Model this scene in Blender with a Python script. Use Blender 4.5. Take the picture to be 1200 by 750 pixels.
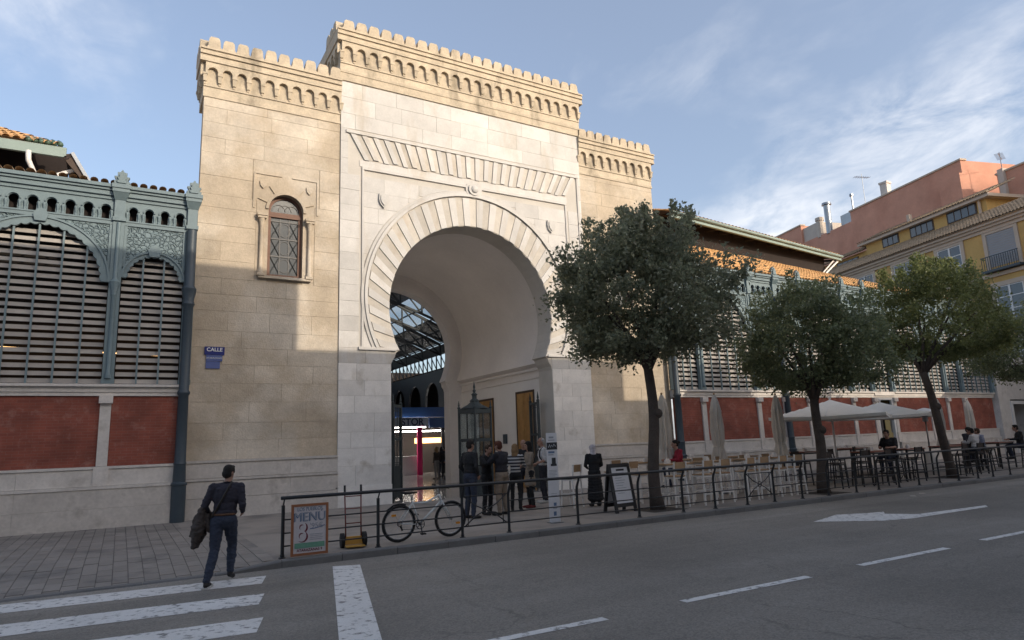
import bpy, bmesh, math, random
import numpy as np
from mathutils import Vector, Matrix
random.seed(7); np.random.seed(7)
for o in list(bpy.data.objects): bpy.data.objects.remove(o)
scn = bpy.context.scene
COL = scn.collection
R = math.radians

# ---------------------------------------------------------------- camera
H = 1.75
cam_d = bpy.data.cameras.new('camera'); cam = bpy.data.objects.new('camera', cam_d); COL.objects.link(cam)
CR = np.array([[0.86541022, 0.05939716, 0.49753104], [-0.49966171, 0.17653626, 0.84804075], [-0.03746106, -0.98250034, 0.18245477]])
cam.matrix_world = Matrix(((CR[0,0], -CR[0,1], -CR[0,2], 0), (CR[1,0], -CR[1,1], -CR[1,2], 0), (CR[2,0], -CR[2,1], -CR[2,2], H), (0,0,0,1)))
cam_d.sensor_width = 36; cam_d.lens = 779/1200*36; cam_d.clip_end = 3000; cam_d.clip_start = .1
scn.camera = cam
scn.render.resolution_x = 1024; scn.render.resolution_y = 640

# ---------------------------------------------------------------- sky, sun, exposure
SUN_EL, SUN_AZ = R(21.5), R(24)          # the sun stands low behind the photographer, to the right
w = bpy.data.worlds.new('World'); scn.world = w; w.use_nodes = True
nt = w.node_tree; nt.nodes.clear()
def wn(t, **k):
    n = nt.nodes.new(t)
    for a, b in k.items(): setattr(n, a, b)
    return n
sky = wn('ShaderNodeTexSky', sky_type='NISHITA', sun_disc=False, sun_elevation=SUN_EL, sun_rotation=math.pi-SUN_AZ,
         air_density=1.0, dust_density=3.5, ozone_density=1.6, altitude=20)
tc = wn('ShaderNodeTexCoord')
sep = wn('ShaderNodeSeparateXYZ'); nt.links.new(tc.outputs['Generated'], sep.inputs[0])
mx = wn('ShaderNodeMath', operation='MAXIMUM'); nt.links.new(sep.outputs[2], mx.inputs[0]); mx.inputs[1].default_value = .04
ad = wn('ShaderNodeMath', operation='ADD'); nt.links.new(mx.outputs[0], ad.inputs[0]); ad.inputs[1].default_value = .22
dv = wn('ShaderNodeVectorMath', operation='DIVIDE'); nt.links.new(tc.outputs['Generated'], dv.inputs[0])
cb = wn('ShaderNodeCombineXYZ')
for i in range(3): nt.links.new(ad.outputs[0], cb.inputs[i])
nt.links.new(cb.outputs[0], dv.inputs[1])
mp = wn('ShaderNodeMapping'); mp.inputs['Scale'].default_value = (1.0, .72, .6); mp.inputs['Rotation'].default_value = (0,0,R(35)); mp.inputs['Location'].default_value = (2.1,.3,1)
nt.links.new(dv.outputs[0], mp.inputs[0])
n1 = wn('ShaderNodeTexNoise'); n1.inputs['Scale'].default_value = 1.15; n1.inputs['Detail'].default_value = 7; n1.inputs['Roughness'].default_value = .55; n1.inputs['Distortion'].default_value = .25
n2 = wn('ShaderNodeTexNoise'); n2.inputs['Scale'].default_value = 5.5; n2.inputs['Detail'].default_value = 6; n2.inputs['Roughness'].default_value = .6; n2.inputs['Distortion'].default_value = .4
nt.links.new(mp.outputs[0], n1.inputs['Vector']); nt.links.new(mp.outputs[0], n2.inputs['Vector'])
r1 = wn('ShaderNodeMapRange'); r1.inputs[1].default_value = .45; r1.inputs[2].default_value = .66
r2 = wn('ShaderNodeMapRange'); r2.inputs[1].default_value = .38; r2.inputs[2].default_value = .62
nt.links.new(n1.outputs[0], r1.inputs[0]); nt.links.new(n2.outputs[0], r2.inputs[0])
ml = wn('ShaderNodeMath', operation='MULTIPLY'); nt.links.new(r1.outputs[0], ml.inputs[0]); nt.links.new(r2.outputs[0], ml.inputs[1])
ve = wn('ShaderNodeMath', operation='MULTIPLY_ADD'); nt.links.new(ml.outputs[0], ve.inputs[0]); ve.inputs[1].default_value = .80; ve.inputs[2].default_value = .0
veil = wn('ShaderNodeMixRGB'); veil.inputs[0].default_value = .40; nt.links.new(sky.outputs[0], veil.inputs[1]); veil.inputs[2].default_value = (1.3, 1.38, 1.6, 1)      # thin high haze
mixc = wn('ShaderNodeMixRGB'); nt.links.new(ve.outputs[0], mixc.inputs[0]); nt.links.new(veil.outputs[0], mixc.inputs[1]); mixc.inputs[2].default_value = (3.9, 3.9, 3.98, 1)
bg = wn('ShaderNodeBackground'); bg.inputs[1].default_value = .15
nt.links.new(mixc.outputs[0], bg.inputs[0])
wo = wn('ShaderNodeOutputWorld'); nt.links.new(bg.outputs[0], wo.inputs[0])
sl = bpy.data.lights.new('sun', 'SUN'); sl.energy = 1.45; sl.angle = R(.3); sl.color = (1, .885, .73)
so = bpy.data.objects.new('sun', sl); COL.objects.link(so)
sdir = Vector((math.sin(SUN_AZ)*math.cos(SUN_EL), -math.cos(SUN_AZ)*math.cos(SUN_EL), math.sin(SUN_EL)))
so.rotation_euler = sdir.to_track_quat('Z', 'Y').to_euler(); so.location = (10, -30, 40)
scn.view_settings.view_transform = 'Standard'; scn.view_settings.look = 'None'; scn.view_settings.gamma = 1
scn.view_settings.use_curve_mapping = False; scn.view_settings.exposure = 1.05

# ---------------------------------------------------------------- helpers
class MB:
    def __init__(s): s.v = []; s.f = []; s.mi = []; s.cur = 0
    def add(s, v, f):
        o = len(s.v); s.v += [tuple(p) for p in v]; s.f += [tuple(i+o for i in q) for q in f]; s.mi += [s.cur]*len(f); return s
    def box(s, x0, x1, y0, y1, z0, z1):
        return s.add([(x0,y0,z0),(x1,y0,z0),(x1,y1,z0),(x0,y1,z0),(x0,y0,z1),(x1,y0,z1),(x1,y1,z1),(x0,y1,z1)],
              [(0,3,2,1),(4,5,6,7),(0,1,5,4),(1,2,6,5),(2,3,7,6),(3,0,4,7)])
    def prism(s, poly, y0, y1):          # polygon in XZ, extruded in Y
        n = len(poly); v = [(x,y0,z) for x,z in poly]+[(x,y1,z) for x,z in poly]
        return s.add(v, [tuple(range(n)), tuple(range(2*n-1, n-1, -1))]+[(i,(i+1)%n,(i+1)%n+n,i+n) for i in range(n)])
    def prismx(s, poly, x0, x1):         # polygon in YZ, extruded in X
        n = len(poly); v = [(x0,y,z) for y,z in poly]+[(x1,y,z) for y,z in poly]
        return s.add(v, [tuple(range(n)), tuple(range(2*n-1, n-1, -1))]+[(i,(i+1)%n,(i+1)%n+n,i+n) for i in range(n)])
    def prismz(s, poly, z0, z1):         # polygon in XY
        n = len(poly); v = [(x,y,z0) for x,y in poly]+[(x,y,z1) for x,y in poly]
        return s.add(v, [tuple(range(n-1,-1,-1)), tuple(range(n, 2*n))]+[(i,(i+1)%n,(i+1)%n+n,i+n) for i in range(n)])
    def hexa(s, a, b):                   # two quads joined
        return s.add(list(a)+list(b), [(0,1,2,3),(7,6,5,4)]+[(i,(i+1)%4,(i+1)%4+4,i+4) for i in range(4)])
    def beam(s, p0, p1, w, h=None, up=(0,0,1)):
        h = h or w; p0 = Vector(p0); p1 = Vector(p1); d = (p1-p0).normalized(); u = Vector(up)
        if abs(d.dot(u)) > .97: u = Vector((0,1,0))
        a = d.cross(u).normalized(); b = a.cross(d).normalized(); a *= w/2; b *= h/2
        q = lambda p: [p-a-b, p+a-b, p+a+b, p-a+b]
        return s.hexa(q(p0), q(p1))
    def tube(s, pts, r, n=8, closed=False):
        pts = [Vector(p) for p in pts]; m = len(pts); rs = r if isinstance(r, (list, tuple)) else [r]*m
        v = []; prev = None
        for i, p in enumerate(pts):
            if closed: d = pts[(i+1)%m]-pts[i-1]
            else: d = pts[min(i+1,m-1)]-pts[max(i-1,0)]
            d.normalize()
            if prev is None:
                u = Vector((0,0,1)) if abs(d.z) < .9 else Vector((1,0,0)); a = d.cross(u).normalized()
            else: a = (prev-d*prev.dot(d)).normalized()
            prev = a; b = d.cross(a)
            v += [p+a*(rs[i]*math.cos(2*math.pi*k/n))+b*(rs[i]*math.sin(2*math.pi*k/n)) for k in range(n)]
        f = []
        for i in range(m if closed else m-1):
            j = (i+1)%m
            f += [(i*n+k, i*n+(k+1)%n, j*n+(k+1)%n, j*n+k) for k in range(n)]
        if not closed: f += [tuple(range(n-1,-1,-1)), tuple(range((m-1)*n, m*n))]
        return s.add(v, f)
    def lathe(s, prof, c=(0,0), n=12, sx=1, sy=1):
        v = []; m = len(prof)
        for r_, z in prof: v += [(c[0]+sx*r_*math.cos(2*math.pi*k/n), c[1]+sy*r_*math.sin(2*math.pi*k/n), z) for k in range(n)]
        f = [(i*n+k, i*n+(k+1)%n, (i+1)*n+(k+1)%n, (i+1)*n+k) for i in range(m-1) for k in range(n)]
        f += [tuple(range(n-1,-1,-1)), tuple(range((m-1)*n, m*n))]
        return s.add(v, f)
    def ball(s, c, r, nu=12, nv=8):
        rx, ry, rz = r if isinstance(r, (tuple, list)) else (r, r, r)
        v = [(c[0], c[1], c[2]-rz)]
        for j in range(1, nv):
            t = math.pi*j/nv
            v += [(c[0]+rx*math.sin(t)*math.cos(2*math.pi*i/nu), c[1]+ry*math.sin(t)*math.sin(2*math.pi*i/nu), c[2]-rz*math.cos(t)) for i in range(nu)]
        v.append((c[0], c[1], c[2]+rz)); L = len(v)-1
        f = [(0, 1+(i+1)%nu, 1+i) for i in range(nu)]
        for j in range(nv-2):
            a = 1+j*nu; b = a+nu
            f += [(a+i, a+(i+1)%nu, b+(i+1)%nu, b+i) for i in range(nu)]
        a = 1+(nv-2)*nu; f += [(a+i, a+(i+1)%nu, L) for i in range(nu)]
        return s.add(v, f)
    def mesh(s, name, mats, smooth=False, fix=True):
        me = bpy.data.meshes.new(name); me.from_pydata(s.v, [], s.f)
        for m_ in (mats if isinstance(mats, (list, tuple)) else [mats]): me.materials.append(MAT[m_])
        if isinstance(mats, (list, tuple)) and len(mats) > 1: me.polygons.foreach_set('material_index', s.mi)
        if fix:
            bm = bmesh.new(); bm.from_mesh(me)
            big = [f_ for f_ in bm.faces if len(f_.verts) > 4]
            if big: bmesh.ops.triangulate(bm, faces=big)
            bmesh.ops.recalc_face_normals(bm, faces=bm.faces[:]); bm.to_mesh(me); bm.free()
        if smooth is True: me.polygons.foreach_set('use_smooth', [True]*len(me.polygons))
        elif smooth:
            me.polygons.foreach_set('use_smooth', [True]*len(me.polygons)); me.set_sharp_from_angle(angle=R(smooth))
        return me
    def build(s, name, mats, parent=None, smooth=False, local=False, fix=True):
        return link(name, s.mesh(name, mats, smooth, fix), parent, local)

def wloc(o):
    v = Vector((0,0,0))
    while o is not None: v += o.location; o = o.parent
    return v
def link(name, me, parent=None, local=False, loc=None):
    o = bpy.data.objects.new(name, me); COL.objects.link(o)
    if loc is not None: o.location = loc
    if parent is not None:
        o.parent = parent
        if not local: o.location = Vector(o.location)-wloc(parent)
    return o
def tag(o, label, cat, group=None):
    o['label'] = label; o['category'] = cat
    if group: o['group'] = group
    return o
def thing(name, label, cat, loc=(0,0,0), rz=0, group=None):
    o = bpy.data.objects.new(name, None); COL.objects.link(o); o.location = loc; o.rotation_euler = (0,0,rz); o.empty_display_size = .2
    return tag(o, label, cat, group)
def struct(o): o['kind'] = 'structure'; return o
def dup(root, loc, rz=0, label=None, parent=None):
    c = root.copy(); COL.objects.link(c)
    if parent is None:
        c.location = loc; c.rotation_euler = (0,0,rz)
        if label: c['label'] = label
    else: c.parent = parent
    for ch in list(root.children): dup(ch, None, 0, None, c)
    return c
def text_mesh(txt, size, mat, name, extr=.002, bold=0.0):
    cu = bpy.data.curves.new(name, 'FONT'); cu.body = txt; cu.size = size; cu.extrude = extr; cu.align_x = 'CENTER'; cu.align_y = 'CENTER'; cu.offset = bold
    o = bpy.data.objects.new(name, cu); COL.objects.link(o)
    dg = bpy.context.evaluated_depsgraph_get()
    me = bpy.data.meshes.new_from_object(o.evaluated_get(dg)); bpy.data.objects.remove(o)
    me.materials.clear(); me.materials.append(MAT[mat]); me.name = name
    return me

# ---------------------------------------------------------------- materials
MAT = {}
def mat(name, col, rough=.75, metal=0, var=.12, vs=1.2, fine=.06, fs=25, rand=0, bump=0, bs=60, col2=None, c2=(.5,.7), c2s=.6, c2z=1.0, c2x=1.0, spec=.5, detail=6):
    """base colour with broad and fine noise, a second tone in patches, a random shift per object, and a bump"""
    m = bpy.data.materials.new(name); m.use_nodes = True; t = m.node_tree; N = t.nodes; L = t.links
    b = N['Principled BSDF']; b.inputs['Roughness'].default_value = rough; b.inputs['Metallic'].default_value = metal
    b.inputs['Specular IOR Level'].default_value = spec
    g = N.new('ShaderNodeNewGeometry'); pos = g.outputs['Position']
    def noise(sc, det=detail, vec=pos):
        n = N.new('ShaderNodeTexNoise'); n.inputs['Scale'].default_value = sc; n.inputs['Detail'].default_value = det; n.inputs['Roughness'].default_value = .6
        L.new(vec, n.inputs['Vector']); return n.outputs['Fac']
    rgb = N.new('ShaderNodeRGB'); rgb.outputs[0].default_value = (*col, 1); out = rgb.outputs[0]
    if col2:
        vec = pos
        if c2z != 1 or c2x != 1:
            mpn = N.new('ShaderNodeMapping'); mpn.inputs['Scale'].default_value = (c2x,1,c2z); L.new(pos, mpn.inputs[0]); vec = mpn.outputs[0]
        mr = N.new('ShaderNodeMapRange'); mr.inputs[1].default_value, mr.inputs[2].default_value = c2
        L.new(noise(c2s, 8, vec), mr.inputs[0])
        mi = N.new('ShaderNodeMixRGB'); mi.inputs[2].default_value = (*col2, 1); L.new(mr.outputs[0], mi.inputs[0]); L.new(out, mi.inputs[1]); out = mi.outputs[0]
    def scale(fac, amt):
        nonlocal out
        mr = N.new('ShaderNodeMapRange'); mr.inputs[1].default_value = .25; mr.inputs[2].default_value = .75
        mr.inputs[3].default_value = 1-amt; mr.inputs[4].default_value = 1+amt; L.new(fac, mr.inputs[0])
        mu = N.new('ShaderNodeVectorMath'); mu.operation = 'SCALE'; L.new(out, mu.inputs[0]); L.new(mr.outputs[0], mu.inputs['Scale']); out = mu.outputs[0]
    if var: scale(noise(vs), var)
    if fine: scale(noise(fs, 3), fine)
    if rand:
        oi = N.new('ShaderNodeObjectInfo')
        mr = N.new('ShaderNodeMapRange'); mr.inputs[3].default_value = 1-rand; mr.inputs[4].default_value = 1+rand; L.new(oi.outputs['Random'], mr.inputs[0])
        mu = N.new('ShaderNodeVectorMath'); mu.operation = 'SCALE'; L.new(out, mu.inputs[0]); L.new(mr.outputs[0], mu.inputs['Scale']); out = mu.outputs[0]
    L.new(out, b.inputs['Base Color'])
    if bump:
        bn = N.new('ShaderNodeBump'); bn.inputs['Strength'].default_value = bump; bn.inputs['Distance'].default_value = .02
        L.new(noise(bs, 4), bn.inputs['Height']); L.new(bn.outputs[0], b.inputs['Normal'])
    MAT[name] = m; return m
def emit(name, col, s):
    m = bpy.data.materials.new(name); m.use_nodes = True; b = m.node_tree.nodes['Principled BSDF']
    b.inputs['Base Color'].default_value = (*col,1); b.inputs['Emission Color'].default_value = (*col,1); b.inputs['Emission Strength'].default_value = s; MAT[name] = m
def brickmat(name, c1, c2, cm, sx, sy, mortar, plane='XZ', rough=.85, offs=.5, bstr=.4, stain=None, streaks=None):
    m = bpy.data.materials.new(name); m.use_nodes = True; t = m.node_tree; N = t.nodes; L = t.links; b = N['Principled BSDF']; b.inputs['Roughness'].default_value = rough
    g = N.new('ShaderNodeNewGeometry'); sp = N.new('ShaderNodeSeparateXYZ'); L.new(g.outputs['Position'], sp.inputs[0]); cbn = N.new('ShaderNodeCombineXYZ')
    ia, ib = {'XZ':(0,2), 'XY':(0,1), 'YX':(1,0)}[plane]; L.new(sp.outputs[ia], cbn.inputs[0]); L.new(sp.outputs[ib], cbn.inputs[1])
    bt = N.new('ShaderNodeTexBrick'); bt.inputs['Color1'].default_value = (*c1,1); bt.inputs['Color2'].default_value = (*c2,1); bt.inputs['Mortar'].default_value = (*cm,1)
    bt.inputs['Scale'].default_value = 1; bt.inputs['Brick Width'].default_value = sx; bt.inputs['Row Height'].default_value = sy; bt.inputs['Mortar Size'].default_value = mortar; bt.offset = offs
    L.new(cbn.outputs[0], bt.inputs['Vector']); out = bt.outputs['Color']
    n = N.new('ShaderNodeTexNoise'); n.inputs['Scale'].default_value = 1.3; n.inputs['Detail'].default_value = 8; L.new(g.outputs['Position'], n.inputs['Vector'])
    mr = N.new('ShaderNodeMapRange'); mr.inputs[1].default_value = .3; mr.inputs[2].default_value = .7; mr.inputs[3].default_value = .72; mr.inputs[4].default_value = 1.2; L.new(n.outputs[0], mr.inputs[0])
    mu = N.new('ShaderNodeVectorMath'); mu.operation = 'SCALE'; L.new(out, mu.inputs[0]); L.new(mr.outputs[0], mu.inputs['Scale']); out = mu.outputs[0]
    if stain:
        n2_ = N.new('ShaderNodeTexNoise'); n2_.inputs['Scale'].default_value = 2.2; n2_.inputs['Detail'].default_value = 9; n2_.inputs['Roughness'].default_value = .72; L.new(cbn.outputs[0], n2_.inputs['Vector'])
        m2 = N.new('ShaderNodeMapRange'); m2.inputs[1].default_value = .53; m2.inputs[2].default_value = .72; m2.inputs[4].default_value = .7; L.new(n2_.outputs[0], m2.inputs[0])
        mi = N.new('ShaderNodeMixRGB'); mi.inputs[2].default_value = (*stain,1); L.new(m2.outputs[0], mi.inputs[0]); L.new(out, mi.inputs[1]); out = mi.outputs[0]
    L.new(out, b.inputs['Base Color'])
    bn = N.new('ShaderNodeBump'); bn.inputs['Strength'].default_value = bstr; bn.inputs['Distance'].default_value = .01; bn.invert = True; L.new(bt.outputs['Fac'], bn.inputs['Height']); L.new(bn.outputs[0], b.inputs['Normal'])
    MAT[name] = m
def glassmat(name, tint, fac, rough=.02, dirt=.0, dcol=(.5,.5,.48)):
    m = bpy.data.materials.new(name); m.use_nodes = True; t = m.node_tree; N = t.nodes; L = t.links; N.clear()
    o = N.new('ShaderNodeOutputMaterial'); tr = N.new('ShaderNodeBsdfTransparent'); tr.inputs[0].default_value = (*tint,1)
    gl = N.new('ShaderNodeBsdfGlossy'); gl.inputs['Roughness'].default_value = rough; gl.inputs[0].default_value = (.9,.92,.95,1)
    mi = N.new('ShaderNodeMixShader'); fr = N.new('ShaderNodeLayerWeight'); fr.inputs[0].default_value = fac
    L.new(fr.outputs['Fresnel'], mi.inputs[0]); L.new(tr.outputs[0], mi.inputs[1]); L.new(gl.outputs[0], mi.inputs[2]); last = mi.outputs[0]
    if dirt:
        d = N.new('ShaderNodeBsdfDiffuse'); d.inputs[0].default_value = (*dcol,1); m2 = N.new('ShaderNodeMixShader'); m2.inputs[0].default_value = dirt
        L.new(last, m2.inputs[1]); L.new(d.outputs[0], m2.inputs[2]); last = m2.outputs[0]
    L.new(last, o.inputs[0]); MAT[name] = m

mat('tan_stone', (.475,.39,.29), .88, var=.21, vs=.9, fine=.10, fs=14, rand=.05, bump=.4, bs=22, col2=(.58,.505,.41), c2=(.46,.62), c2s=.5)
mat('tan_cornice', (.52,.435,.325), .9, var=.2, vs=2.2, fine=.12, fs=18, bump=.4, bs=40, col2=(.20,.165,.12), c2=(.55,.75), c2s=1.5, c2z=.35, rand=.05)
mat('stone_joint', (.43,.35,.255), .95, var=.2, bump=.2)
mat('marble', (.535,.51,.48), .6, var=.12, vs=1.6, fine=.06, fs=20, rand=.10, bump=.12, bs=25, col2=(.40,.325,.235), c2=(.54,.80), c2s=1.1, c2z=.3)
mat('marble_tan', (.50,.455,.395), .65, var=.14, vs=2, fine=.06, rand=.12, bump=.15, bs=30, col2=(.37,.29,.20), c2=(.55,.8), c2s=1.3, c2z=.4)
mat('marble_shade', (.75,.71,.66), .75, var=.12, vs=2, rand=.08, bump=.15, bs=30, col2=(.36,.30,.22), c2=(.58,.8), c2s=1.1)  # same white marble, colour lightened for the part in shade
mat('marble_joint', (.55,.51,.455), .9, var=.1)
mat('base_stone', (.56,.51,.46), .85, var=.16, vs=1.4, fine=.1, fs=12, rand=.05, bump=.3, bs=24, col2=(.30,.265,.23), c2=(.56,.74), c2s=1.4)
mat('plaster', (.78,.74,.71), .9, var=.07, vs=.6, fine=.03, fs=9, bump=.06, bs=12)
mat('plaster_white', (.80,.78,.76), .85, var=.05, vs=.8, fine=.03)
mat('white_stone', (.62,.57,.52), .85, var=.14, vs=1.7, fine=.08, fs=15, bump=.25, bs=28, col2=(.42,.37,.32), c2=(.58,.76), c2s=1.3)
brickmat('red_brick', (.275,.075,.047), (.225,.06,.04), (.25,.105,.075), .26, .075, .005, stain=(.37,.20,.16))
mat('iron', (.165,.222,.238), .55, var=.1, vs=2.5, fine=.06, fs=30, bump=.12, bs=40, col2=(.12,.165,.18), c2=(.5,.7), c2s=2.5)
mat('iron_dark', (.045,.062,.075), .5, var=.15, vs=3)
mat('iron_black', (.018,.02,.023), .45, var=.1, metal=.0)
mat('slat', (.37,.335,.30), .7, var=.12, vs=3, rand=.10)
mat('unlit_dark', (.016,.013,.011), .95, var=.0, fine=0)  # near-black colour that stands in for unlit interiors
mat('nave_wall', (.02,.013,.011), .9, var=.2)  # shade under the eave is put into this near-black wall colour
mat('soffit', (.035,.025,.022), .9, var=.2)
mat('fascia', (.26,.33,.30), .6, var=.1)
mat('tile', (.74,.41,.165), .85, var=.22, vs=3, fine=.15, fs=12, rand=.22, bump=.3, bs=30, col2=(.36,.22,.09), c2=(.55,.75), c2s=2.5)
mat('old_tile', (.42,.30,.19), .9, var=.25, vs=3, rand=.2, bump=.3, bs=20, col2=(.20,.15,.10), c2=(.5,.7), c2s=3)
mat('green_tile', (.07,.12,.085), .5, var=.2, rand=.1)
mat('asphalt', (.205,.184,.158), .88, var=.14, vs=.35, fine=.16, fs=90, bump=.5, bs=120, col2=(.265,.24,.208), c2=(.42,.72), c2s=.8, c2x=.10)
def worn_paint():
    m = mat('road_paint', (.68,.66,.63), .75, var=.1, vs=2, fine=.12, fs=60, col2=(.20,.19,.18), c2=(.54,.64), c2s=9, bump=.3, bs=90)
worn_paint()
brickmat('paving', (.25,.222,.195), (.205,.182,.16), (.10,.09,.08), .43, .215, .010, 'YX', .8, bstr=.3)
mat('slab', (.25,.222,.195), .8, var=.12, vs=1.1, fine=.08, fs=40, rand=.10, bump=.25, bs=60, col2=(.15,.137,.127), c2=(.52,.7), c2s=1.0)
mat('sidewalk_plain', (.28,.245,.212), .8, var=.14, vs=.8, fine=.1, fs=30, bump=.25, bs=50, col2=(.145,.13,.12), c2=(.5,.7), c2s=.7)
mat('kerb_stone', (.15,.145,.14), .85, var=.15, vs=2, fine=.1, rand=.1, bump=.3, bs=40)
mat('hall_floor', (.30,.28,.26), .12, var=.1, vs=1, fine=.03)
mat('bark', (.075,.058,.048), .95, var=.25, vs=5, fine=.2, fs=40, bump=.9, bs=45)
mat('leaf_grey', (.215,.235,.15), .35, var=.3, vs=1.3, fine=.5, fs=14, col2=(.33,.33,.23), c2=(.48,.66), c2s=5)
mat('leaf_green', (.17,.20,.105), .35, var=.3, vs=1.3, fine=.5, fs=14, col2=(.27,.29,.16), c2=(.48,.66), c2s=5)
mat('leaf_bright', (.175,.20,.075), .4, var=.3, vs=1.2, fine=.5, fs=14, col2=(.28,.29,.12), c2=(.48,.66), c2s=5)
mat('window_wood', (.16,.075,.045), .6, var=.15, vs=6)
mat('lead', (.16,.15,.14), .6, var=.1)
mat('door_wood', (.42,.235,.075), .5, var=.15, vs=2, fine=.1, fs=8, col2=(.33,.17,.05), c2=(.4,.6), c2s=2, c2z=.2)
mat('door_frame', (.06,.035,.022), .6, var=.1)
mat('sign_blue', (.018,.025,.16), .35, var=.05)
mat('sign_blue2', (.10,.13,.30), .35, var=.1)
mat('white_paint', (.72,.70,.67), .5, var=.05)
mat('white_metal', (.76,.72,.68), .45, var=.05)
mat('wood_seat', (.36,.23,.125), .6, var=.2, vs=6, rand=.15)
mat('canvas', (.66,.59,.51), .95, var=.08, vs=3, bump=.2, bs=15)
mat('canvas_white', (.80,.76,.70), .95, var=.06, vs=2, bump=.1, bs=10)
mat('black_frame', (.012,.012,.013), .5, var=.1)
mat('paper', (.60,.60,.62), .6, var=.03)
mat('ink', (.03,.03,.035), .7, var=0)
mat('ink_grey', (.30,.31,.34), .7, var=0)
mat('menu_frame', (.30,.115,.05), .6, var=.15)
mat('menu_paper', (.56,.52,.53), .6, var=.04)
mat('menu_blue', (.10,.16,.27), .6, var=.1)
mat('menu_red', (.15,.02,.035), .6, var=.1)
mat('menu_green', (.14,.31,.22), .6, var=.1)
mat('red_paint', (.15,.03,.022), .45, var=.1)
mat('yellow_paint', (.50,.27,.05), .45, var=.1)
mat('rubber', (.014,.014,.015), .8, var=.1)
mat('steel', (.45,.45,.46), .3, metal=1, var=.05)
mat('bike_white', (.66,.66,.64), .35, var=.04)
mat('amber', (.75,.30,.03), .3, var=0)
mat('pink', (.62,.02,.14), .5, var=.05)
mat('counter_white', (.70,.68,.66), .4, var=.05)
mat('stall_blue', (.035,.09,.25), .4, var=.05)
mat('yellow_wall', (.56,.36,.13), .9, var=.1, vs=.7, fine=.05, fs=6, col2=(.48,.29,.10), c2=(.5,.75), c2s=.5)
mat('house_trim', (.52,.42,.33), .85, var=.1, vs=1.5)
mat('terracotta_wall', (.58,.295,.205), .9, var=.12, vs=.5, fine=.05, fs=5, col2=(.49,.235,.16), c2=(.45,.7), c2s=.35)
mat('render_wall', (.52,.46,.40), .9, var=.1)
mat('shutter', (.30,.30,.31), .6, var=.06)
mat('pane_dark', (.05,.06,.075), .08, var=.15, vs=1.5, spec=.8)
mat('zinc', (.33,.34,.35), .35, metal=.9, var=.1)
mat('far_wall', (.72,.67,.60), .9, var=.1)
for n_, c_ in dict(skin=(.36,.20,.14), skin_tan=(.30,.155,.10), hair_dark=(.014,.010,.008), hair_brown=(.05,.028,.015), hair_blond=(.25,.15,.07), hair_grey=(.45,.43,.41), hair_red=(.09,.025,.012),
    navy_shirt=(.026,.023,.034), jeans=(.026,.033,.055), black_cloth=(.012,.012,.014), dark_jacket=(.022,.021,.028), khaki=(.23,.18,.135), beige_coat=(.27,.215,.165), white_shirt=(.56,.54,.53),
    headscarf=(.56,.51,.53), red_cloth=(.28,.012,.03), blue_shirt=(.20,.22,.30), brown_cloth=(.05,.038,.032), shoe_dark=(.02,.018,.017), shoe_sole=(.50,.48,.45), leather=(.11,.055,.03), grey_trousers=(.22,.21,.20), red_shoe=(.13,.02,.02), striped=(.5,.48,.46)).items():
    mat(n_, c_, .85 if 'skin' not in n_ else .55, var=.22 if 'skin' not in n_ else .06, vs=9, fine=.1, fs=60, bump=.9 if 'skin' not in n_ else .05, bs=16)
def stripes():
    m = MAT['striped']; N = m.node_tree.nodes; L = m.node_tree.links; g = N.new('ShaderNodeNewGeometry'); s_ = N.new('ShaderNodeSeparateXYZ'); L.new(g.outputs['Position'], s_.inputs[0])
    mm = N.new('ShaderNodeMath'); mm.operation = 'MULTIPLY'; mm.inputs[1].default_value = 75; L.new(s_.outputs[2], mm.inputs[0]); sn = N.new('ShaderNodeMath'); sn.operation = 'SINE'; L.new(mm.outputs[0], sn.inputs[0])
    gt = N.new('ShaderNodeMath'); gt.operation = 'GREATER_THAN'; gt.inputs[1].default_value = 0; L.new(sn.outputs[0], gt.inputs[0])
    mi = N.new('ShaderNodeMixRGB'); mi.inputs[1].default_value = (.03,.03,.04,1); mi.inputs[2].default_value = (.52,.5,.48,1); L.new(gt.outputs[0], mi.inputs[0]); L.new(mi.outputs[0], N['Principled BSDF'].inputs['Base Color'])
stripes()
def ornament():
    m = mat('iron_ornament', (.175,.235,.25), .6, var=.1); N = m.node_tree.nodes; L = m.node_tree.links; g = N.new('ShaderNodeNewGeometry')
    v = N.new('ShaderNodeTexVoronoi'); v.feature = 'DISTANCE_TO_EDGE'; v.inputs['Scale'].default_value = 9; L.new(g.outputs['Position'], v.inputs['Vector'])
    mr = N.new('ShaderNodeMapRange'); mr.inputs[1].default_value = .03; mr.inputs[2].default_value = .16; L.new(v.outputs['Distance'], mr.inputs[0])
    b = N.new('ShaderNodeBump'); b.inputs['Strength'].default_value = 1; b.inputs['Distance'].default_value = .05; b.invert = True; L.new(mr.outputs[0], b.inputs['Height']); L.new(b.outputs[0], N['Principled BSDF'].inputs['Normal'])
ornament()
glassmat('glass', (.8,.84,.85), .25)
glassmat('roof_glass', (.62,.66,.68), .2, .1, dirt=.25, dcol=(.55,.56,.56))
glassmat('lattice_glass', (.25,.27,.28), .45, .12, dirt=.35, dcol=(.33,.34,.34))
emit('window_glow', (1,.95,.9), 1.6); mat('stall_fascia', (.42,.47,.55), .5, var=.05); mat('ink_blue', (.02,.03,.08), .5, var=0)
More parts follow.
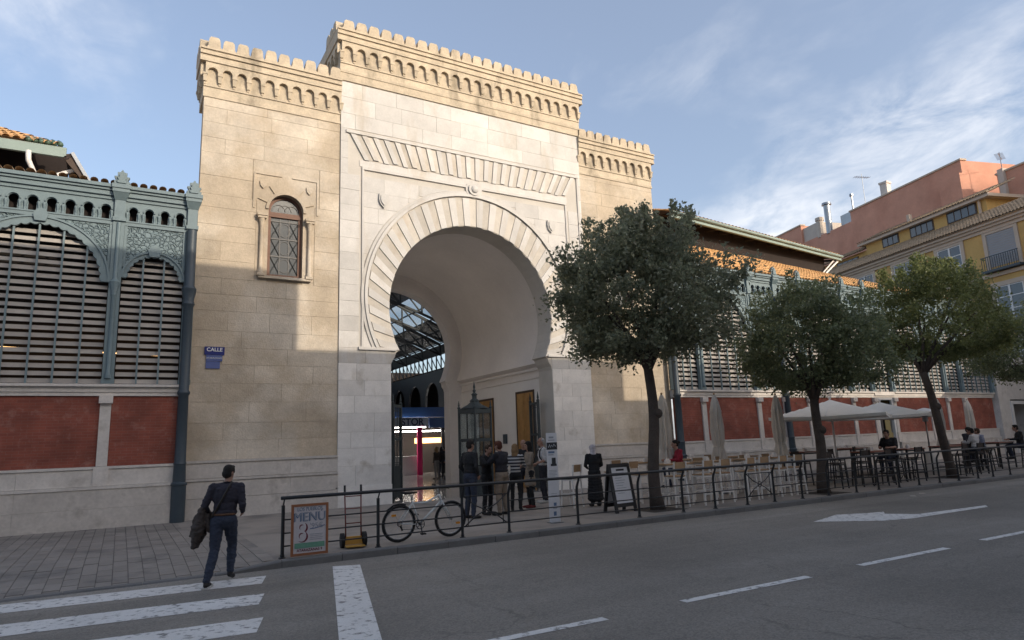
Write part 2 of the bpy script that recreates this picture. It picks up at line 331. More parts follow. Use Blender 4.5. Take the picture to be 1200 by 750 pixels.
def asphalt_detail():
    m = MAT['asphalt']; N = m.node_tree.nodes; L = m.node_tree.links; b = N['Principled BSDF']; src = b.inputs['Base Color'].links[0].from_socket; g = N.new('ShaderNodeNewGeometry')
    def mr(inp, a0, a1, b0, b1):
        n = N.new('ShaderNodeMapRange'); n.inputs[1].default_value, n.inputs[2].default_value, n.inputs[3].default_value, n.inputs[4].default_value = a0, a1, b0, b1; L.new(inp, n.inputs[0]); return n.outputs[0]
    def nz(sc, det=5, rough=.6, vec=None):
        n = N.new('ShaderNodeTexNoise'); n.inputs['Scale'].default_value = sc; n.inputs['Detail'].default_value = det; n.inputs['Roughness'].default_value = rough; L.new(vec or g.outputs['Position'], n.inputs['Vector']); return n
    def mul(a, b_):
        n = N.new('ShaderNodeMath'); n.operation = 'MULTIPLY'; L.new(a, n.inputs[0]); L.new(b_, n.inputs[1]); return n.outputs[0]
    # cracks: edges of a warped cell pattern, only in places
    w_ = nz(1.6); ad = N.new('ShaderNodeVectorMath'); ad.operation = 'MULTIPLY_ADD'; L.new(w_.outputs['Color'], ad.inputs[0]); ad.inputs[1].default_value = (.9,.9,0); L.new(g.outputs['Position'], ad.inputs[2])
    v = N.new('ShaderNodeTexVoronoi'); v.feature = 'DISTANCE_TO_EDGE'; v.inputs['Scale'].default_value = .42; L.new(ad.outputs[0], v.inputs['Vector'])
    crack = mr(v.outputs['Distance'], .002, .010, 0, 1); place = mr(nz(.35).outputs['Fac'], .50, .60, 1, .0)
    mx_ = N.new('ShaderNodeMath'); mx_.operation = 'MAXIMUM'; L.new(crack, mx_.inputs[0]); L.new(place, mx_.inputs[1]); f = mr(mx_.outputs[0], 0, 1, .76, 1)
    # stones of the aggregate, oil drips
    v2 = N.new('ShaderNodeTexVoronoi'); v2.inputs['Scale'].default_value = 55; L.new(g.outputs['Position'], v2.inputs['Vector']); sx_ = N.new('ShaderNodeSeparateColor'); L.new(v2.outputs['Color'], sx_.inputs[0]); f = mul(f, mr(sx_.outputs[0], 0, 1, .80, 1.2))
    f = mul(f, mr(nz(2.6, 7, .75).outputs['Fac'], .56, .72, 1, .80)); f = mul(f, mr(nz(.16, 4).outputs['Fac'], .35, .65, .86, 1.12))
    # repaired strip
    s_ = N.new('ShaderNodeSeparateXYZ'); L.new(g.outputs['Position'], s_.inputs[0])
    lo = N.new('ShaderNodeMath'); lo.operation = 'GREATER_THAN'; lo.inputs[1].default_value = 10.85; wob = N.new('ShaderNodeMath'); wob.operation = 'MULTIPLY_ADD'; L.new(nz(.8).outputs['Fac'], wob.inputs[0]); wob.inputs[1].default_value = .35; L.new(s_.outputs[1], wob.inputs[2]); L.new(wob.outputs[0], lo.inputs[0]); f = mul(f, mr(lo.outputs[0], 0, 1, 1, 1.12))
    sc = N.new('ShaderNodeVectorMath'); sc.operation = 'SCALE'; L.new(src, sc.inputs[0]); L.new(f, sc.inputs['Scale']); L.new(sc.outputs[0], b.inputs['Base Color'])
asphalt_detail()
emit('lamp_warm', (1,.72,.42), 9); emit('lamp_white', (1,.95,.88), 14); emit('lamp_amber', (1,.55,.2), 2.0)

# ================================================================ setting
def sheet(name, m_, x0, x1, y0, y1, z, nx=1, ny=1, zf=None):
    mb = MB(); v = []; f = []
    for j in range(ny+1):
        for i in range(nx+1):
            x = x0+(x1-x0)*i/nx; y = y0+(y1-y0)*j/ny; v.append((x, y, zf(x,y) if zf else z))
    for j in range(ny):
        for i in range(nx): a = j*(nx+1)+i; f.append((a, a+1, a+nx+2, a+nx+1))
    return struct(mb.add(v, f).build(name, m_))
sheet('ground', 'sidewalk_plain', -900, 900, -900, 900, -.20)
road = sheet('road', 'asphalt', -160, 260, 2.0, 11.90, -.12)
def zs(x, y): return -.108*min(1, max(0, (14-y)/2))*min(1, max(0, (2.5-x)/.9))
sheet('pavement', 'sidewalk_plain', 1.4, 260, 11.88, 22, 0)
for o_ in [bpy.data.objects['pavement']]:
    me_ = MB(); xs_ = [1.4+.11*q for q in range(11)]+[260]; ys_ = [11.88+.2*q for q in range(12)]+[22]
    me_.add([(x,y,zs(x,y)) for y in ys_ for x in xs_], [(j*12+i,j*12+i+1,j*12+i+13,j*12+i+12) for j in range(12) for i in range(11)]); o_.data = me_.mesh('pavement', 'sidewalk_plain')
sheet('pavement', 'paving', -160, 1.4, 11.88, 22, 0, 40, 24, zs)
sheet('pavement', 'paving', -160, 260, -40, 1.8, 0)
# paving slabs one can tell apart, beside the left wing
sb = MB(); sb.box(-.1025,.1025,-.21,.21,-.02,.006)
# chamfered slab
sme = sb.mesh('paving_slab', 'slab')
pv = [o for o in bpy.data.objects if o.name == 'pavement.001'][0]
for i in range(20):
    for j in range(15):
        x = -1.935+i*.215+.1075; y = 12.14+j*.43+(.215 if i % 2 else 0)
        o = link('paving_slab', sme, pv, loc=(x, y, zs(x,y)+.001+random.uniform(0,.003)))
        o.rotation_euler = (math.atan2(zs(x,y+.3)-zs(x,y-.3), .6), 0, random.uniform(-.004,.004))
# kerb
kerb = struct(link('kerb', None)); 
kb = MB(); kb.prismx([(0,-.3),(0,-.02),(.02,0),(.16,.002),(.16,-.3)], -.495, .495); kme = kb.mesh('kerb_stone', 'kerb_stone')
for i in range(62):
    x = 2.9+i
    o = link('kerb_stone', kme, kerb, loc=(x, 11.86+random.uniform(-.006,.006), .003+random.uniform(-.003,.003)))
for i in range(40):   # lowered kerb at the crossing
    x = 1.9-i
    o = link('kerb_stone', kme, kerb, loc=(x, 11.86+random.uniform(-.004,.004), -.098+ (.05 if i == 0 else 0)))
    if i == 0: o.rotation_euler = (0, R(-5.2), 0); o.location.z = -.05
for i in range(40): link('kerb_stone', kme, kerb, loc=(-6+i, 1.66, .003))
# painted markings, 4 mm above the asphalt
def mark(name, poly, z=-.116):
    mb = MB(); mb.add([(x,y,z) for x,y in poly], [tuple(range(len(poly)))]); return mb.build(name, 'road_paint', road)
for k in range(5):
    y0 = 11.02-1.385*k; xr = 1.99-.255*k
    L_ = 9.5
    mark('zebra_stripe', [(xr-.12,y0-.33),(xr+.06,y0+.31),(xr-L_,y0+.31+.105*L_),(xr-L_,y0-.36+.105*L_)] if k else [(xr-.1,y0-.32),(xr+.07,y0+.29),(xr-6,y0+.29+.6),(xr-6.5,y0-.30+.6)])
mark('edge_line', [(3.11,11.4),(3.52,11.24),(2.25,6.4),(1.88,6.6)])
for k in range(16):
    x = 2.35+3.37*k; mark('lane_dash', [(x,6.03),(x+2.22,6.0),(x+2.22,6.13),(x,6.16)])
ARW = [(12.76,9.49),(14.16,9.91),(14.84,9.60),(15.3,9.50),(14.95,9.25),(15.3,8.72),(17.89,8.56),(17.55,8.36),(14.5,8.40),(13.81,8.60)]
mark('lane_arrow', ARW)
# a tree pit under each street tree is added with the trees

# ================================================================ the gate
GY = 21.0; CX = 10.8; WL, WR = 5.84, 15.82; TL, TR = 1.58, 19.80
gate = thing('market_gate', 'tall stone gateway with white marble horseshoe arch and crenellated cornices', 'gateway', (CX, GY, 0))
def horseshoe(cx, cz, r, foot, jamb, z_imp, n=40, z0=0.0):
    """outline of a horseshoe opening from the left jamb's foot over the arch to the right jamb's foot"""
    dx = math.sqrt(r*r-(cz-foot)**2); a0 = math.atan2(foot-cz, -dx)          # angle of left foot
    a0 = a0 if a0 > 0 else a0+2*math.pi; a1 = math.pi-a0
    pts = [(cx-jamb, z0), (cx-jamb, z_imp), (cx-jamb+.03, z_imp+.13), (cx-jamb+.12, z_imp+.26), (cx-dx-.10, foot-.06), (cx-dx, foot)]
    for i in range(1, n):
        a = a0+(a1-a0)*i/n; pts.append((cx+r*math.cos(a), cz+r*math.sin(a)))
    pts += [(2*cx-x, z) for x, z in reversed(pts[:6])]
    return pts
RI, CZI, RO, CZO = 3.26, 6.42, 4.0, 6.78
op = horseshoe(CX, CZI, RI, 4.95, 3.2, 4.45)
mb = MB(); mb.prism([(WL+.02,-.1),(CX-3.2,-.1)]+op+[(CX+3.2,-.1),(WR-.02,-.1),(WR-.02,14.33),(WL+.02,14.33)], GY, GY+.95)
mb.build('arch_wall', 'marble_joint', gate)
# blocks of the marble front: thin ashlar faces standing proud of the wall
FR_L, FR_R, FR_T = 6.58, 15.05, 11.27
def block(par, m_, y, x0, x1, z0, z1, pr, right=None, left=None, j=.0035):
    """one ashlar block, its right/left edge may follow a curve x(z)"""
    x0 += j; x1 -= j; z0 += j; z1 -= j
    n = 1 if not (right or left) else 7
    Ls, Rs = [], []
    for i in range(n+1):
        z = z0+(z1-z0)*i/n; a = x0; b = x1
        if right: b = min(b, right(z))
        if left: a = max(a, left(z))
        if b-a > .04: Ls.append((a,z)); Rs.append((b,z))
    if len(Ls) < 2: return
    mb = MB(); mb.prism(Rs[::-1] and (Ls[:1]+Rs+Ls[:0:-1]), y-pr, y+.05); mb.build('stone_block', m_, par)
def left_edge(z, r=4.26, cz=CZO):
    d = r*r-(z-cz)**2
    if z < 5.0: return CX-3.2-.012 if z < 4.75 else CX-3.02
    return CX-math.sqrt(d) if d > 0 else CX+99
def right_edge(z): return 2*CX-left_edge(z)
zc = 0.0; k = 0; courses = []
while zc < 14.2:
    h = random.choice((.50,.55,.6)) if zc > 1.2 else .62
    courses.append((zc, min(zc+h, 14.30))); zc += h
def row(par, m_, y, z0, z1, xa, xb, w, pr, k, **kw):
    x = xa; first = True
    while x < xb-.02:
        ww = random.uniform(w*.75, w*1.3)*(.5 if first and k % 2 else 1); first = False
        x1 = x+ww
        if xb-x1 < w*.45: x1 = xb
        block(par, m_, y, x, min(x1,xb), z0, z1, pr+random.uniform(0,.008), **kw); x = x1
front = MB(); front.box(WL+.03, WL+.04, GY+.02, GY+.03, 1, 1.01); front = front.build('marble_facing', 'marble_joint', gate)
VT0, VT1 = 11.52, 12.40
for k, (z0, z1) in enumerate(courses):
    m_ = 'marble' if z1 > 4.5 else 'marble_shade'  # lower courses take the marble copy coloured for shade
    mid = (z0+z1)/2
    def seg(xa, xb, w, **kw): row(front, m_, GY, z0, z1, xa, xb, w, .012, k, **kw)
    if mid > VT1+.1:
        seg(WL, WR, 1.25)
    elif mid > FR_T-.1:
        seg(WL, 6.1, 2); seg(15.6, WR, 2)
    elif mid > 4.9:
        seg(WL, FR_L-.08, 1.2); seg(FR_R+.08, WR, 1.2)
        if z1 < 11.1 or True:
            zz1 = min(z1, FR_T-.13)
            if z0 < CZO+4.2:
                z0_, z1_ = z0, zz1
                row(front, m_, GY, z0_, z1_, FR_L+.06, CX, 1.35, .008, k, right=lambda z: left_edge(z))
                row(front, m_, GY, z0_, z1_, CX, FR_R-.06, 1.35, .008, k, left=lambda z: right_edge(z))
    else:
        if mid > .62:
            seg(WL, CX-3.2, 1.0, right=left_edge); seg(CX+3.2, WR, 1.0, left=right_edge)
for sx in ((WL-.05, CX-3.2-.0), (CX+3.2+.0, WR+.05)):
    mb = MB(); mb.box(sx[0], sx[1], GY-.06, GY+.5, -.1, .62); mb.build('base_block', 'marble_shade', gate)
# voussoirs of the horseshoe, every second one standing proud
NV = 55
dxi = math.sqrt(RI**2-(CZI-4.95)**2); ai = math.atan2(4.95-CZI, -dxi)+2*math.pi
dxo = math.sqrt(RO**2-(CZO-5.05)**2); ao = math.atan2(5.05-CZO, -dxo)+2*math.pi
def apt(t, r, cz, a0, s=1.0): a = a0+(math.pi-2*a0)*t; return (CX+r*math.cos(a), cz+r*math.sin(a))
for i in range(NV):
    t0 = (i+.02)/NV; t1 = (i+.98)/NV
    raised = i % 2 == 0
    m_ = 4
    inn = [apt(t0+(t1-t0)*q/m_, RI+.005 if raised else RI+.02, CZI, ai) for q in range(m_+1)]
    out = [apt(t0+(t1-t0)*q/m_, RO-(.02 if raised else .0), CZO, ao) for q in range(m_+1)]
    mb = MB(); mb.prism(inn+out[::-1], GY-(.05 if raised else .02), GY+.6)
    mb.build('voussoir', 'marble' if raised else 'marble_tan', gate)
# archivolt mouldings
for r0, r1, y, nm in ((4.03,4.13,.10,'archivolt'),(4.14,4.24,.055,'archivolt')):
    a0 = ao; pts = [apt(q/64, r0, CZO, a0) for q in range(65)]+[apt(q/64, r1, CZO, a0) for q in range(64,-1,-1)]
    mb = MB(); mb.prism(pts, GY-y, GY+.02); mb.build(nm, 'marble', gate)
for s in (-1, 1):     # impost shelf under the arch ring
    xa = CX+s*3.02; xb = CX+s*4.32
    mb = MB(); mb.box(min(xa,xb), max(xa,xb), GY-.085, GY+.03, 4.93, 5.03); mb.build('impost', 'marble', gate)
# alfiz frame and the flat arch of stones above
for a, b, c, d, y in ((FR_L,FR_R,FR_T-.1,FR_T,.06),(FR_L,FR_L+.07,5.0,FR_T-.1,.05),(FR_R-.07,FR_R,5.0,FR_T-.1,.05),
                      (6.02,15.70,12.42,12.52,.07),(15.62,15.70,5.0,12.42,.05)):
    mb = MB(); mb.box(a, b, GY-y, GY+.02, c, d); mb.build('frame_moulding', 'marble', gate)
NF = 47
for i in range(NF):
    t0, t1 = i/NF, (i+1)/NF; raised = i % 2 == 0
    fan = lambda t, z: 6.16+t*9.36+(t-.5)*1.0*((z-VT0)/(VT1-VT0)-1)*1.0
    g_ = .006
    zb = VT0+(.0 if i % 4 == 0 else .05) if raised else VT0+.02
    p = [(fan(t0,zb)+g_,zb),(fan(t1,zb)-g_,zb),(fan(t1,VT1)-g_,VT1),(fan(t0,VT1)+g_,VT1)]
    mb = MB(); mb.prism(p, GY-(.055 if raised else .015), GY+.03); mb.build('flat_arch_stone', 'marble' if raised else 'marble_tan', gate)
mb = MB(); mb.box(6.5, 15.1, GY-.02, GY+.02, FR_T+.01, VT0-.01); mb.build('band', 'marble', gate)
# shields and central boss
def shield(x, z, s):
    p = [(-.5,.7),(.5,.7),(.55,.1),(.4,-.4),(0,-.8),(-.4,-.4),(-.55,.1)]
    mb = MB(); mb.prism([(x+a*s, z+b*s) for a,b in p], GY-.09, GY+.02)
    mb.prism([(x+a*s*.7, z+b*s*.7) for a,b in p], GY-.13, GY-.08); mb.build('shield', 'marble', gate)
shield(7.35, 10.15, .34); shield(14.25, 10.15, .34)
mb = MB()
for rr, y in ((.34,.07),(.24,.13)):
    mb.prism([(CX+.05+rr*math.cos(q*math.pi/10), 11.12+rr*math.sin(q*math.pi/10)) for q in range(20)], GY-y, GY+.02)
mb.ball((CX+.05, GY-.13, 11.12), (.15,.07,.15)); mb.build('boss', 'marble', gate, smooth=40)
mb = MB(); mb.box(6.0,6.3,GY-.012,GY+.02,13.45,13.62); mb.build('vent_slot','stone_joint',gate)
# the towers
def tower(x0, x1, back, nm):
    t = MB(); t.prismz([(x0+.02,GY+.42),(x1,GY+.42),(x1,GY+8),(back,GY+8)], -.1, 13.0)
    xc = 4.125 if nm == 'L' else 17.52; hw = .535; ya, yb = GY+.06, GY+.415
    t.box(x0, xc-hw, ya, yb, -.1, 13); t.box(xc+hw, x1, ya, yb, -.1, 13); t.box(xc-hw, xc+hw, ya, yb, -.1, 7.13)
    t.prism([(xc-hw,13),(xc+hw,13)]+[(xc+hw*math.cos(math.pi*q/16), 9.32+hw*math.sin(math.pi*q/16)) for q in range(17)], ya, yb)
    t = t.build('tower', 'stone_joint', gate)
    mb = MB(); mb.box(xc-hw-.01, xc+hw+.01, yb-.012, yb-.002, 7.1, 9.9); mb.build('window_dark', 'unlit_dark', t)  # black sheet painted as the darkness inside the window
    zc = 1.6; k = 0
    while zc < 12.7:
        h = random.choice((.50,.55,.60)); z1 = min(zc+h, 12.72)
        for sn in (6.95, 9.56, 10.9):
            if zc < sn-.01 and z1 > sn-.3: z1 = sn; break
        wx0, wx1 = (3.58, 4.67) if nm == 'L' else (16.98, 18.07)
        if 6.94 < zc < 9.55:
            row(t, 'tan_stone', GY+.06, zc, z1, x0, wx0-.36, 1.5, .015, k); row(t, 'tan_stone', GY+.06, zc, z1, wx1+.36, x1, 1.5, .015, k)
        elif 9.55 < zc < 10.89:
            row(t, 'tan_stone', GY+.06, zc, z1, x0, wx0-.5, 1.5, .015, k); row(t, 'tan_stone', GY+.06, zc, z1, wx1+.5, x1, 1.5, .015, k)
        else: row(t, 'tan_stone', GY+.06, zc, z1, x0, x1, 1.5, .015, k)
        zc = z1; k += 1
    for (z0, z1, pr) in ((-.1,.55,.15),(.56,1.02,.12),(1.03,1.10,.15),(1.11,1.52,.07),(1.53,1.60,.10)):
        nb = 3 if z1-z0 > .2 else 1
        for q in range(nb):
            a = x0+(x1-x0)*q/nb; b = x0+(x1-x0)*(q+1)/nb
            mb = MB(); mb.box(a+(.004 if q else 0), b, GY+.06-pr, GY+.10, z0, z1); mb.build('plinth_stone', 'base_stone', t)
    return t
mb = MB(); mb.box(19.6, 20.05, GY+.12, GY+.5, -.1, 9.2); mb.build('return_wall', 'tan_stone', gate)
towL = tower(TL, WL, 2.6, 'L'); towR = tower(WR, TR, 19.0, 'R')
mb = MB(); mb.box(WL+.02, WR-.02, GY+.95, GY+8, 9.95, 14.4); mb.build('gate_core', 'tan_stone', gate)
# cornices: string course, corbel table, mouldings, merlons
def cornice(x0, x1, zb, y, n, deep, side):
    """corbelled cornice with n little arches, bottom at zb, wall face at y"""
    p = (x1-x0)/n
    for (a, b, pr) in ((0,.09,.05),(.10,.34,.02),(.35,.40,.05)):
        mb = MB(); mb.box(x0-.03, x1+.03, y-pr, y+deep, zb+a, zb+b); mb.build('string_course', 'tan_cornice', gate)
    zt = zb+.40
    # arch unit
    u = MB(); r_ = p*.335; sp = .43; H_ = .74; pts = [(-p/2,0),(-p/2,H_),(p/2,H_),(p/2,0),(p/2,sp-.16),(r_,sp-.16)]
    pts = [(-p/2,H_),(p/2,H_),(p/2,sp-.12),(r_,sp-.12),(r_,sp)]+[(r_*math.cos(a), sp+r_*math.sin(a)) for a in [math.pi*q/10 for q in range(1,10)]]+[(-r_,sp),(-r_,sp-.12),(-p/2,sp-.12)]
    u.prism(pts, -.13, .02); ume = u.mesh('corbel_arch', 'tan_cornice')
    c = MB(); w_ = p*.15
    c.hexa([(-w_,-.13,sp-.12),(w_,-.13,sp-.12),(w_,.02,sp-.12),(-w_,.02,sp-.12)], [(-w_*.7,-.09,.10),(w_*.7,-.09,.10),(w_*.7,.02,.10),(-w_*.7,.02,.10)])
    c.box(-w_*.5,w_*.5,-.05,.02,.02,.10); c.box(-w_*1.15,w_*1.15,-.145,.02,sp-.12,sp-.07)
    cme = c.mesh('corbel', 'tan_cornice')
    for i in range(n): link('corbel_arch', ume, gate, loc=(x0+p*(i+.5), y, zt))
    for i in range(n+1): link('corbel', cme, gate, loc=(x0+p*i, y, zt))
    mb = MB(); mb.box(x0, x1, y-.015, y+deep, zt, zt+.74); mb.build('corbel_wall', 'tan_cornice', gate)
    zt += .74
    for (a, b, pr) in ((0,.09,.17),(.095,.22,.15),(.225,.27,.20),(.275,.38,.175),(.385,.44,.22)):
        mb = MB(); mb.box(x0-(.17 if side[0] else -.0), x1+(.17 if side[1] else -.0), y-pr, y+deep, zt+a, zt+b); mb.build('cornice_moulding', 'tan_cornice', gate)
    zt += .44; M_ = MB(); q = p*.5
    half = [(1.02,0),(1.01,.05),(.86,.10),(.82,.24),(.74,.34),(.52,.40)]
    M_.prism([(q*a*.97,b) for a,b in half]+[(-q*a*.97,b) for a,b in half[::-1]], -.18, .08)
    mme = M_.mesh('merlon', 'tan_cornice')
    for i in range(n):
        o = link('merlon', mme, gate, loc=(x0+p*(i+.5)+random.uniform(-.01,.01), y, zt)); o.scale = (1,1,random.uniform(.9,1.05))
    if side[0]:      # the corbel table turns the corner
        for j in range(3):
            o = link('corbel_arch', ume, gate, loc=(x0, y+p*(j+.5)-.0, zb+.40)); o.rotation_euler = (0,0,-math.pi/2)
            o = link('corbel', cme, gate, loc=(x0, y+p*(j+1), zb+.40)); o.rotation_euler = (0,0,-math.pi/2)
            o = link('merlon', mme, gate, loc=(x0, y+p*(j+.5), zt)); o.rotation_euler = (0,0,-math.pi/2)
cornice(TL, WL+.0, 12.70, GY+.06, 10, 1.2, (1,0))
cornice(WR, TR, 12.70, GY+.06, 9, 1.2, (0,1))
mb = MB(); mb.box(WL-.03, WR+.03, GY-.05, GY+6, 14.33, 14.62); mb.build('string_course', 'tan_cornice', gate)
cornice(WL-.02, WR+.08, 14.62, GY-.02, 22, 6.0, (1,1))
# tower windows: wooden frame with lattice panes in an arched recess between colonnettes
def tower_window(xc, tow):
    y = GY+.06; z0, zs_ = 7.18, 9.32; hw = .535
    # recess surround
    ring = [(xc-hw*1.0*math.cos(a), zs_+hw*math.sin(a)) for a in [math.pi*q/16 for q in range(17)]]
    outer = [(xc-hw-.36, 6.95),(xc-hw-.36,zs_),(xc-hw-.36, 10.02),(xc-.5*1,10.02)]
    mb = MB(); mb.prism([(xc-hw-.36,9.02),(xc-hw-.36,9.56),(xc-hw-.5,9.56),(xc-hw-.5,10.9),(xc+hw+.5,10.9),(xc+hw+.5,9.56),(xc+hw+.36,9.56),(xc+hw+.36,9.02),(xc+hw,9.02)]+ring[::-1]+[(xc-hw,9.02)], y-.018, y+.06); mb.build('window_surround', 'tan_stone', tow)
    for s in (-1,1):
        mb = MB(); a = xc+s*(hw+.36); b = xc+s*hw; mb.box(min(a,b), max(a,b), y-.012, y+.06, 6.95, 9.02); mb.build('window_surround', 'tan_stone', tow)
        mb = MB(); c = (xc+s*(hw+.20), y-.075)
        mb.lathe([(.085,7.2),(.085,7.3),(.06,7.34),(.058,8.72),(.07,8.75),(.06,8.78),(.10,8.92),(.11,8.96)], c, 10); mb.box(c[0]-.13,c[0]+.13,y-.19,y+.02,8.96,9.02); mb.box(c[0]-.15,c[0]+.15,y-.20,y+.02,9.04,9.12)
        mb.box(c[0]-.11,c[0]+.11,y-.17,y+.02,7.12,7.2); mb.build('colonnette', 'tan_stone', tow, smooth=40)
        mb = MB(); a, b = sorted((xc+s*.16, xc+s*.98)); mb.box(a, b, y-.05, y, 10.44, 10.50); mb.build('hood_moulding', 'tan_stone', tow)
        mb = MB(); a = xc+s*.98; mb.box(a-.03,a+.03,y-.05,y,9.3,10.44); mb.build('hood_moulding', 'tan_stone', tow)
        p = [(-.5,.5),(.5,.5),(.4,-.2),(0,-.6),(-.4,-.2)]
        mb = MB(); mb.prism([(xc+s*.72+a*.22, 10.1+b*.22) for a,b in p], y-.07, y); mb.build('shield', 'tan_stone', tow)
        for an in (20, 55):
            a = R(90-s*(90-an)) if s > 0 else R(180-an); d = (math.cos(a), math.sin(a))
            mb = MB(); mb.beam((xc+d[0]*.60, y-.03, zs_+d[1]*.60), (xc+d[0]*.92, y-.03, zs_+d[1]*.92), .02, .05, (0,1,0)); mb.build('joint', 'stone_joint', tow)
    mb = MB(); nq = 9
    for q in range(nq): pass
    mb.prism([(xc+(hw+.0)*math.cos(a), zs_+hw*math.sin(a)) for a in [math.pi*q/16 for q in range(17)]]+[(xc+(hw+.09)*math.cos(a), zs_+(hw+.09)*math.sin(a)) for a in [math.pi*q/16 for q in range(16,-1,-1)]], y-.07, y+.02); mb.build('window_arch', 'tan_stone', tow)
    mb = MB(); mb.box(xc-.8,xc+.8,y-.14,y+.02,7.05,7.13); mb.build('window_sill', 'tan_stone', tow)
    win = MB(); yf = y+.20
    arc = lambda r_: [(xc+r_*math.cos(a), zs_+r_*math.sin(a)) for a in [math.pi*q/16 for q in range(17)]]
    win.prism(arc(hw-.0)+arc(hw-.09)[::-1], yf-.045, yf+.03)
    for s in (-1,1): a, b = sorted((xc+s*hw, xc+s*(hw-.11))); win.box(a, b, yf-.05, yf+.03, z0, zs_-.19)
    for s in (-1,1): a, b = sorted((xc+s*(hw-.0), xc+s*(hw-.09))); win.box(a, b, yf-.045, yf+.03, zs_-.03, zs_)
    win.box(xc-hw, xc+hw, yf-.07, yf+.03, zs_-.19, zs_-.03)
    win.box(xc-hw+.11, xc+hw-.11, yf-.045, yf+.03, z0, z0+.07)
    win = win.build('window', 'window_wood', tow)
    mb = MB(); mb.box(xc-hw+.05, xc+hw-.05, yf+.0, yf+.008, z0+.03, zs_); mb.prism(arc(hw-.05), yf+.001, yf+.009); mb.build('pane', 'lattice_glass', win)
    mb = MB()     # lead lattice: circles and crosses
    xs = [xc-.42, xc-.14, xc+.14, xc+.42]
    for i in range(3):
        zc_ = z0+.07+.31+i*.58
        for xq in (xc-.28, xc+.28):
            for s in (-1,1):
                mb.beam((xq-.14,yf-.008,zc_-.27),(xq+.14,yf-.008,zc_+.27),.018); mb.beam((xq-.14,yf-.008,zc_+.27),(xq+.14,yf-.008,zc_-.27),.018)
        mb.tube([(xc+.17*math.cos(q*math.pi/8), yf-.008, zc_+.22*math.sin(q*math.pi/8)) for q in range(16)], .011, 5, True)
        mb.beam((xc-.42,yf-.008,zc_+.29),(xc+.42,yf-.008,zc_+.29),.035)
    for xq in (xc-.14, xc+.14): mb.beam((xq,yf-.008,z0),(xq,yf-.008,zs_-.2),.025)
    for xq in (xc-.2, xc, xc+.2): mb.tube([(xq+.2*math.cos(q*math.pi/8), yf-.008, zs_+.05+.2*math.sin(q*math.pi/8)) for q in range(9)], .013, 5)
    mb.build('lattice', 'lead', win)
tower_window(4.125, towL); tower_window(17.52, towR)
# street name plates
sg = thing('street_sign', 'blue enamel street name plates on the left tower of the gateway', 'street sign', (2.20, GY+.03, 4.3))
mb = MB(); mb.box(1.93,2.47,GY-.0,GY+.035,4.62,4.86); mb.build('plate', 'sign_blue', sg)
mb = MB(); mb.box(1.98,2.42,GY+.004,GY+.035,4.44,4.61); mb.build('plate', 'sign_blue2', sg)
mb = MB(); mb.box(1.98,2.36,GY+.004,GY+.035,4.22,4.43); mb.build('plate', 'sign_blue2', sg)
def wall_text(txt, size, m_, x, y, z, par, bold=.0):
    o = link('lettering', text_mesh(txt, size, m_, 'lettering', bold=bold), par, loc=(x, y, z)); o.rotation_euler = (R(90),0,0); return o
wall_text('CALLE', .15, 'white_paint', 2.20, GY-.002, 4.77, sg, .003); wall_text('ATARAZANAS', .066, 'white_paint', 2.20, GY+.002, 4.525, sg)

# ---------------------------------------------------------------- passage behind the arch
PY0, PY1 = GY+.95, 29.6; XI = 14.35
pas = [(2*CX-XI,-.02),(2*CX-XI,4.70)]+[(x,z) for x,z in horseshoe(CX, 6.35, 3.60, 4.85, 3.5, 4.5) if z > 4.8]+[(XI,4.70),(XI,-.02)]
mb = MB(); n = len(pas); mb.add([(x,PY0,z) for x,z in pas]+[(x,PY1,z) for x,z in pas], [(i,i+1,n+i+1,n+i) for i in range(n-1)]); mb.build('passage_vault', 'plaster', gate, smooth=40)
rop = horseshoe(CX-.02, 6.25, 2.98, 4.85, 2.88, 4.35)
mb = MB(); mb.prism([(6.9,-.1),(CX-2.9,-.1)]+rop+[(CX+2.86,-.1),(14.9,-.1),(14.9,11),(6.9,11)], PY1, PY1+.6); mb.build('rear_wall', 'plaster', gate)
mb = MB(); rr = [(x,z) for x,z in rop if z > 4.84]; cxr = CX-.02
big = [(cxr+(x-cxr)*1.115, 6.25+(z-6.25)*1.115) for x,z in rr]
mb.prism(rr+big[::-1], PY1-.06, PY1+.01); mb.build('rear_arch_ring', 'plaster', gate)
for s in (-1,1):
    x = XI if s > 0 else 2*CX-XI
    a, b = sorted((x, x-s*.12)); mb = MB(); mb.box(a, b, PY0, PY1, 4.62, 4.72); mb.box(*sorted((x, x-s*.06)), PY0, PY1, 4.30, 4.36); mb.build('impost_band', 'plaster', gate)
    a, b = sorted((x, x-s*.02)); mb = MB(); mb.box(a, b, PY0, PY1, 0, 4.29); mb.build('passage_wall', 'plaster_white', gate)
    for s2 in (0,1): pass
for (y0, y1, zt) in ((22.95,24.25,3.78),(26.4,27.7,3.7)):
    d = MB(); d.box(XI-.05, XI-.021, y0-.09, y0, 0, zt+.09); d.box(XI-.05, XI-.021, y1, y1+.09, 0, zt+.09); d.box(XI-.05, XI-.021, y0, y1, zt, zt+.09); d = d.build('door', 'door_frame', gate)
    ym = (y0+y1)/2
    for (a, b) in ((y0,ym-.005),(ym+.005,y1)):
        mb = MB(); mb.box(XI-.038, XI-.021, a, b, 0, zt); mb.build('door_leaf', 'door_wood', d)
        for zz in (.25, 1.5, 2.7): mb = MB(); mb.box(XI-.048, XI-.039, a+.1, b-.1, zz, min(zz+1.0, zt-.12)); mb.build('door_panel', 'door_wood', d)
mb = MB(); mb.box(XI-.10,XI-.02,25.2,25.45,1.75,2.15); mb.build('meter_box','iron_dark',gate)
struct(MB().add([(7.2,21.0,.004),(14.6,21.0,.004),(14.6,30.2,.004),(7.2,30.2,.004)], [(0,1,2,3)]).build('passage_floor', 'hall_floor'))
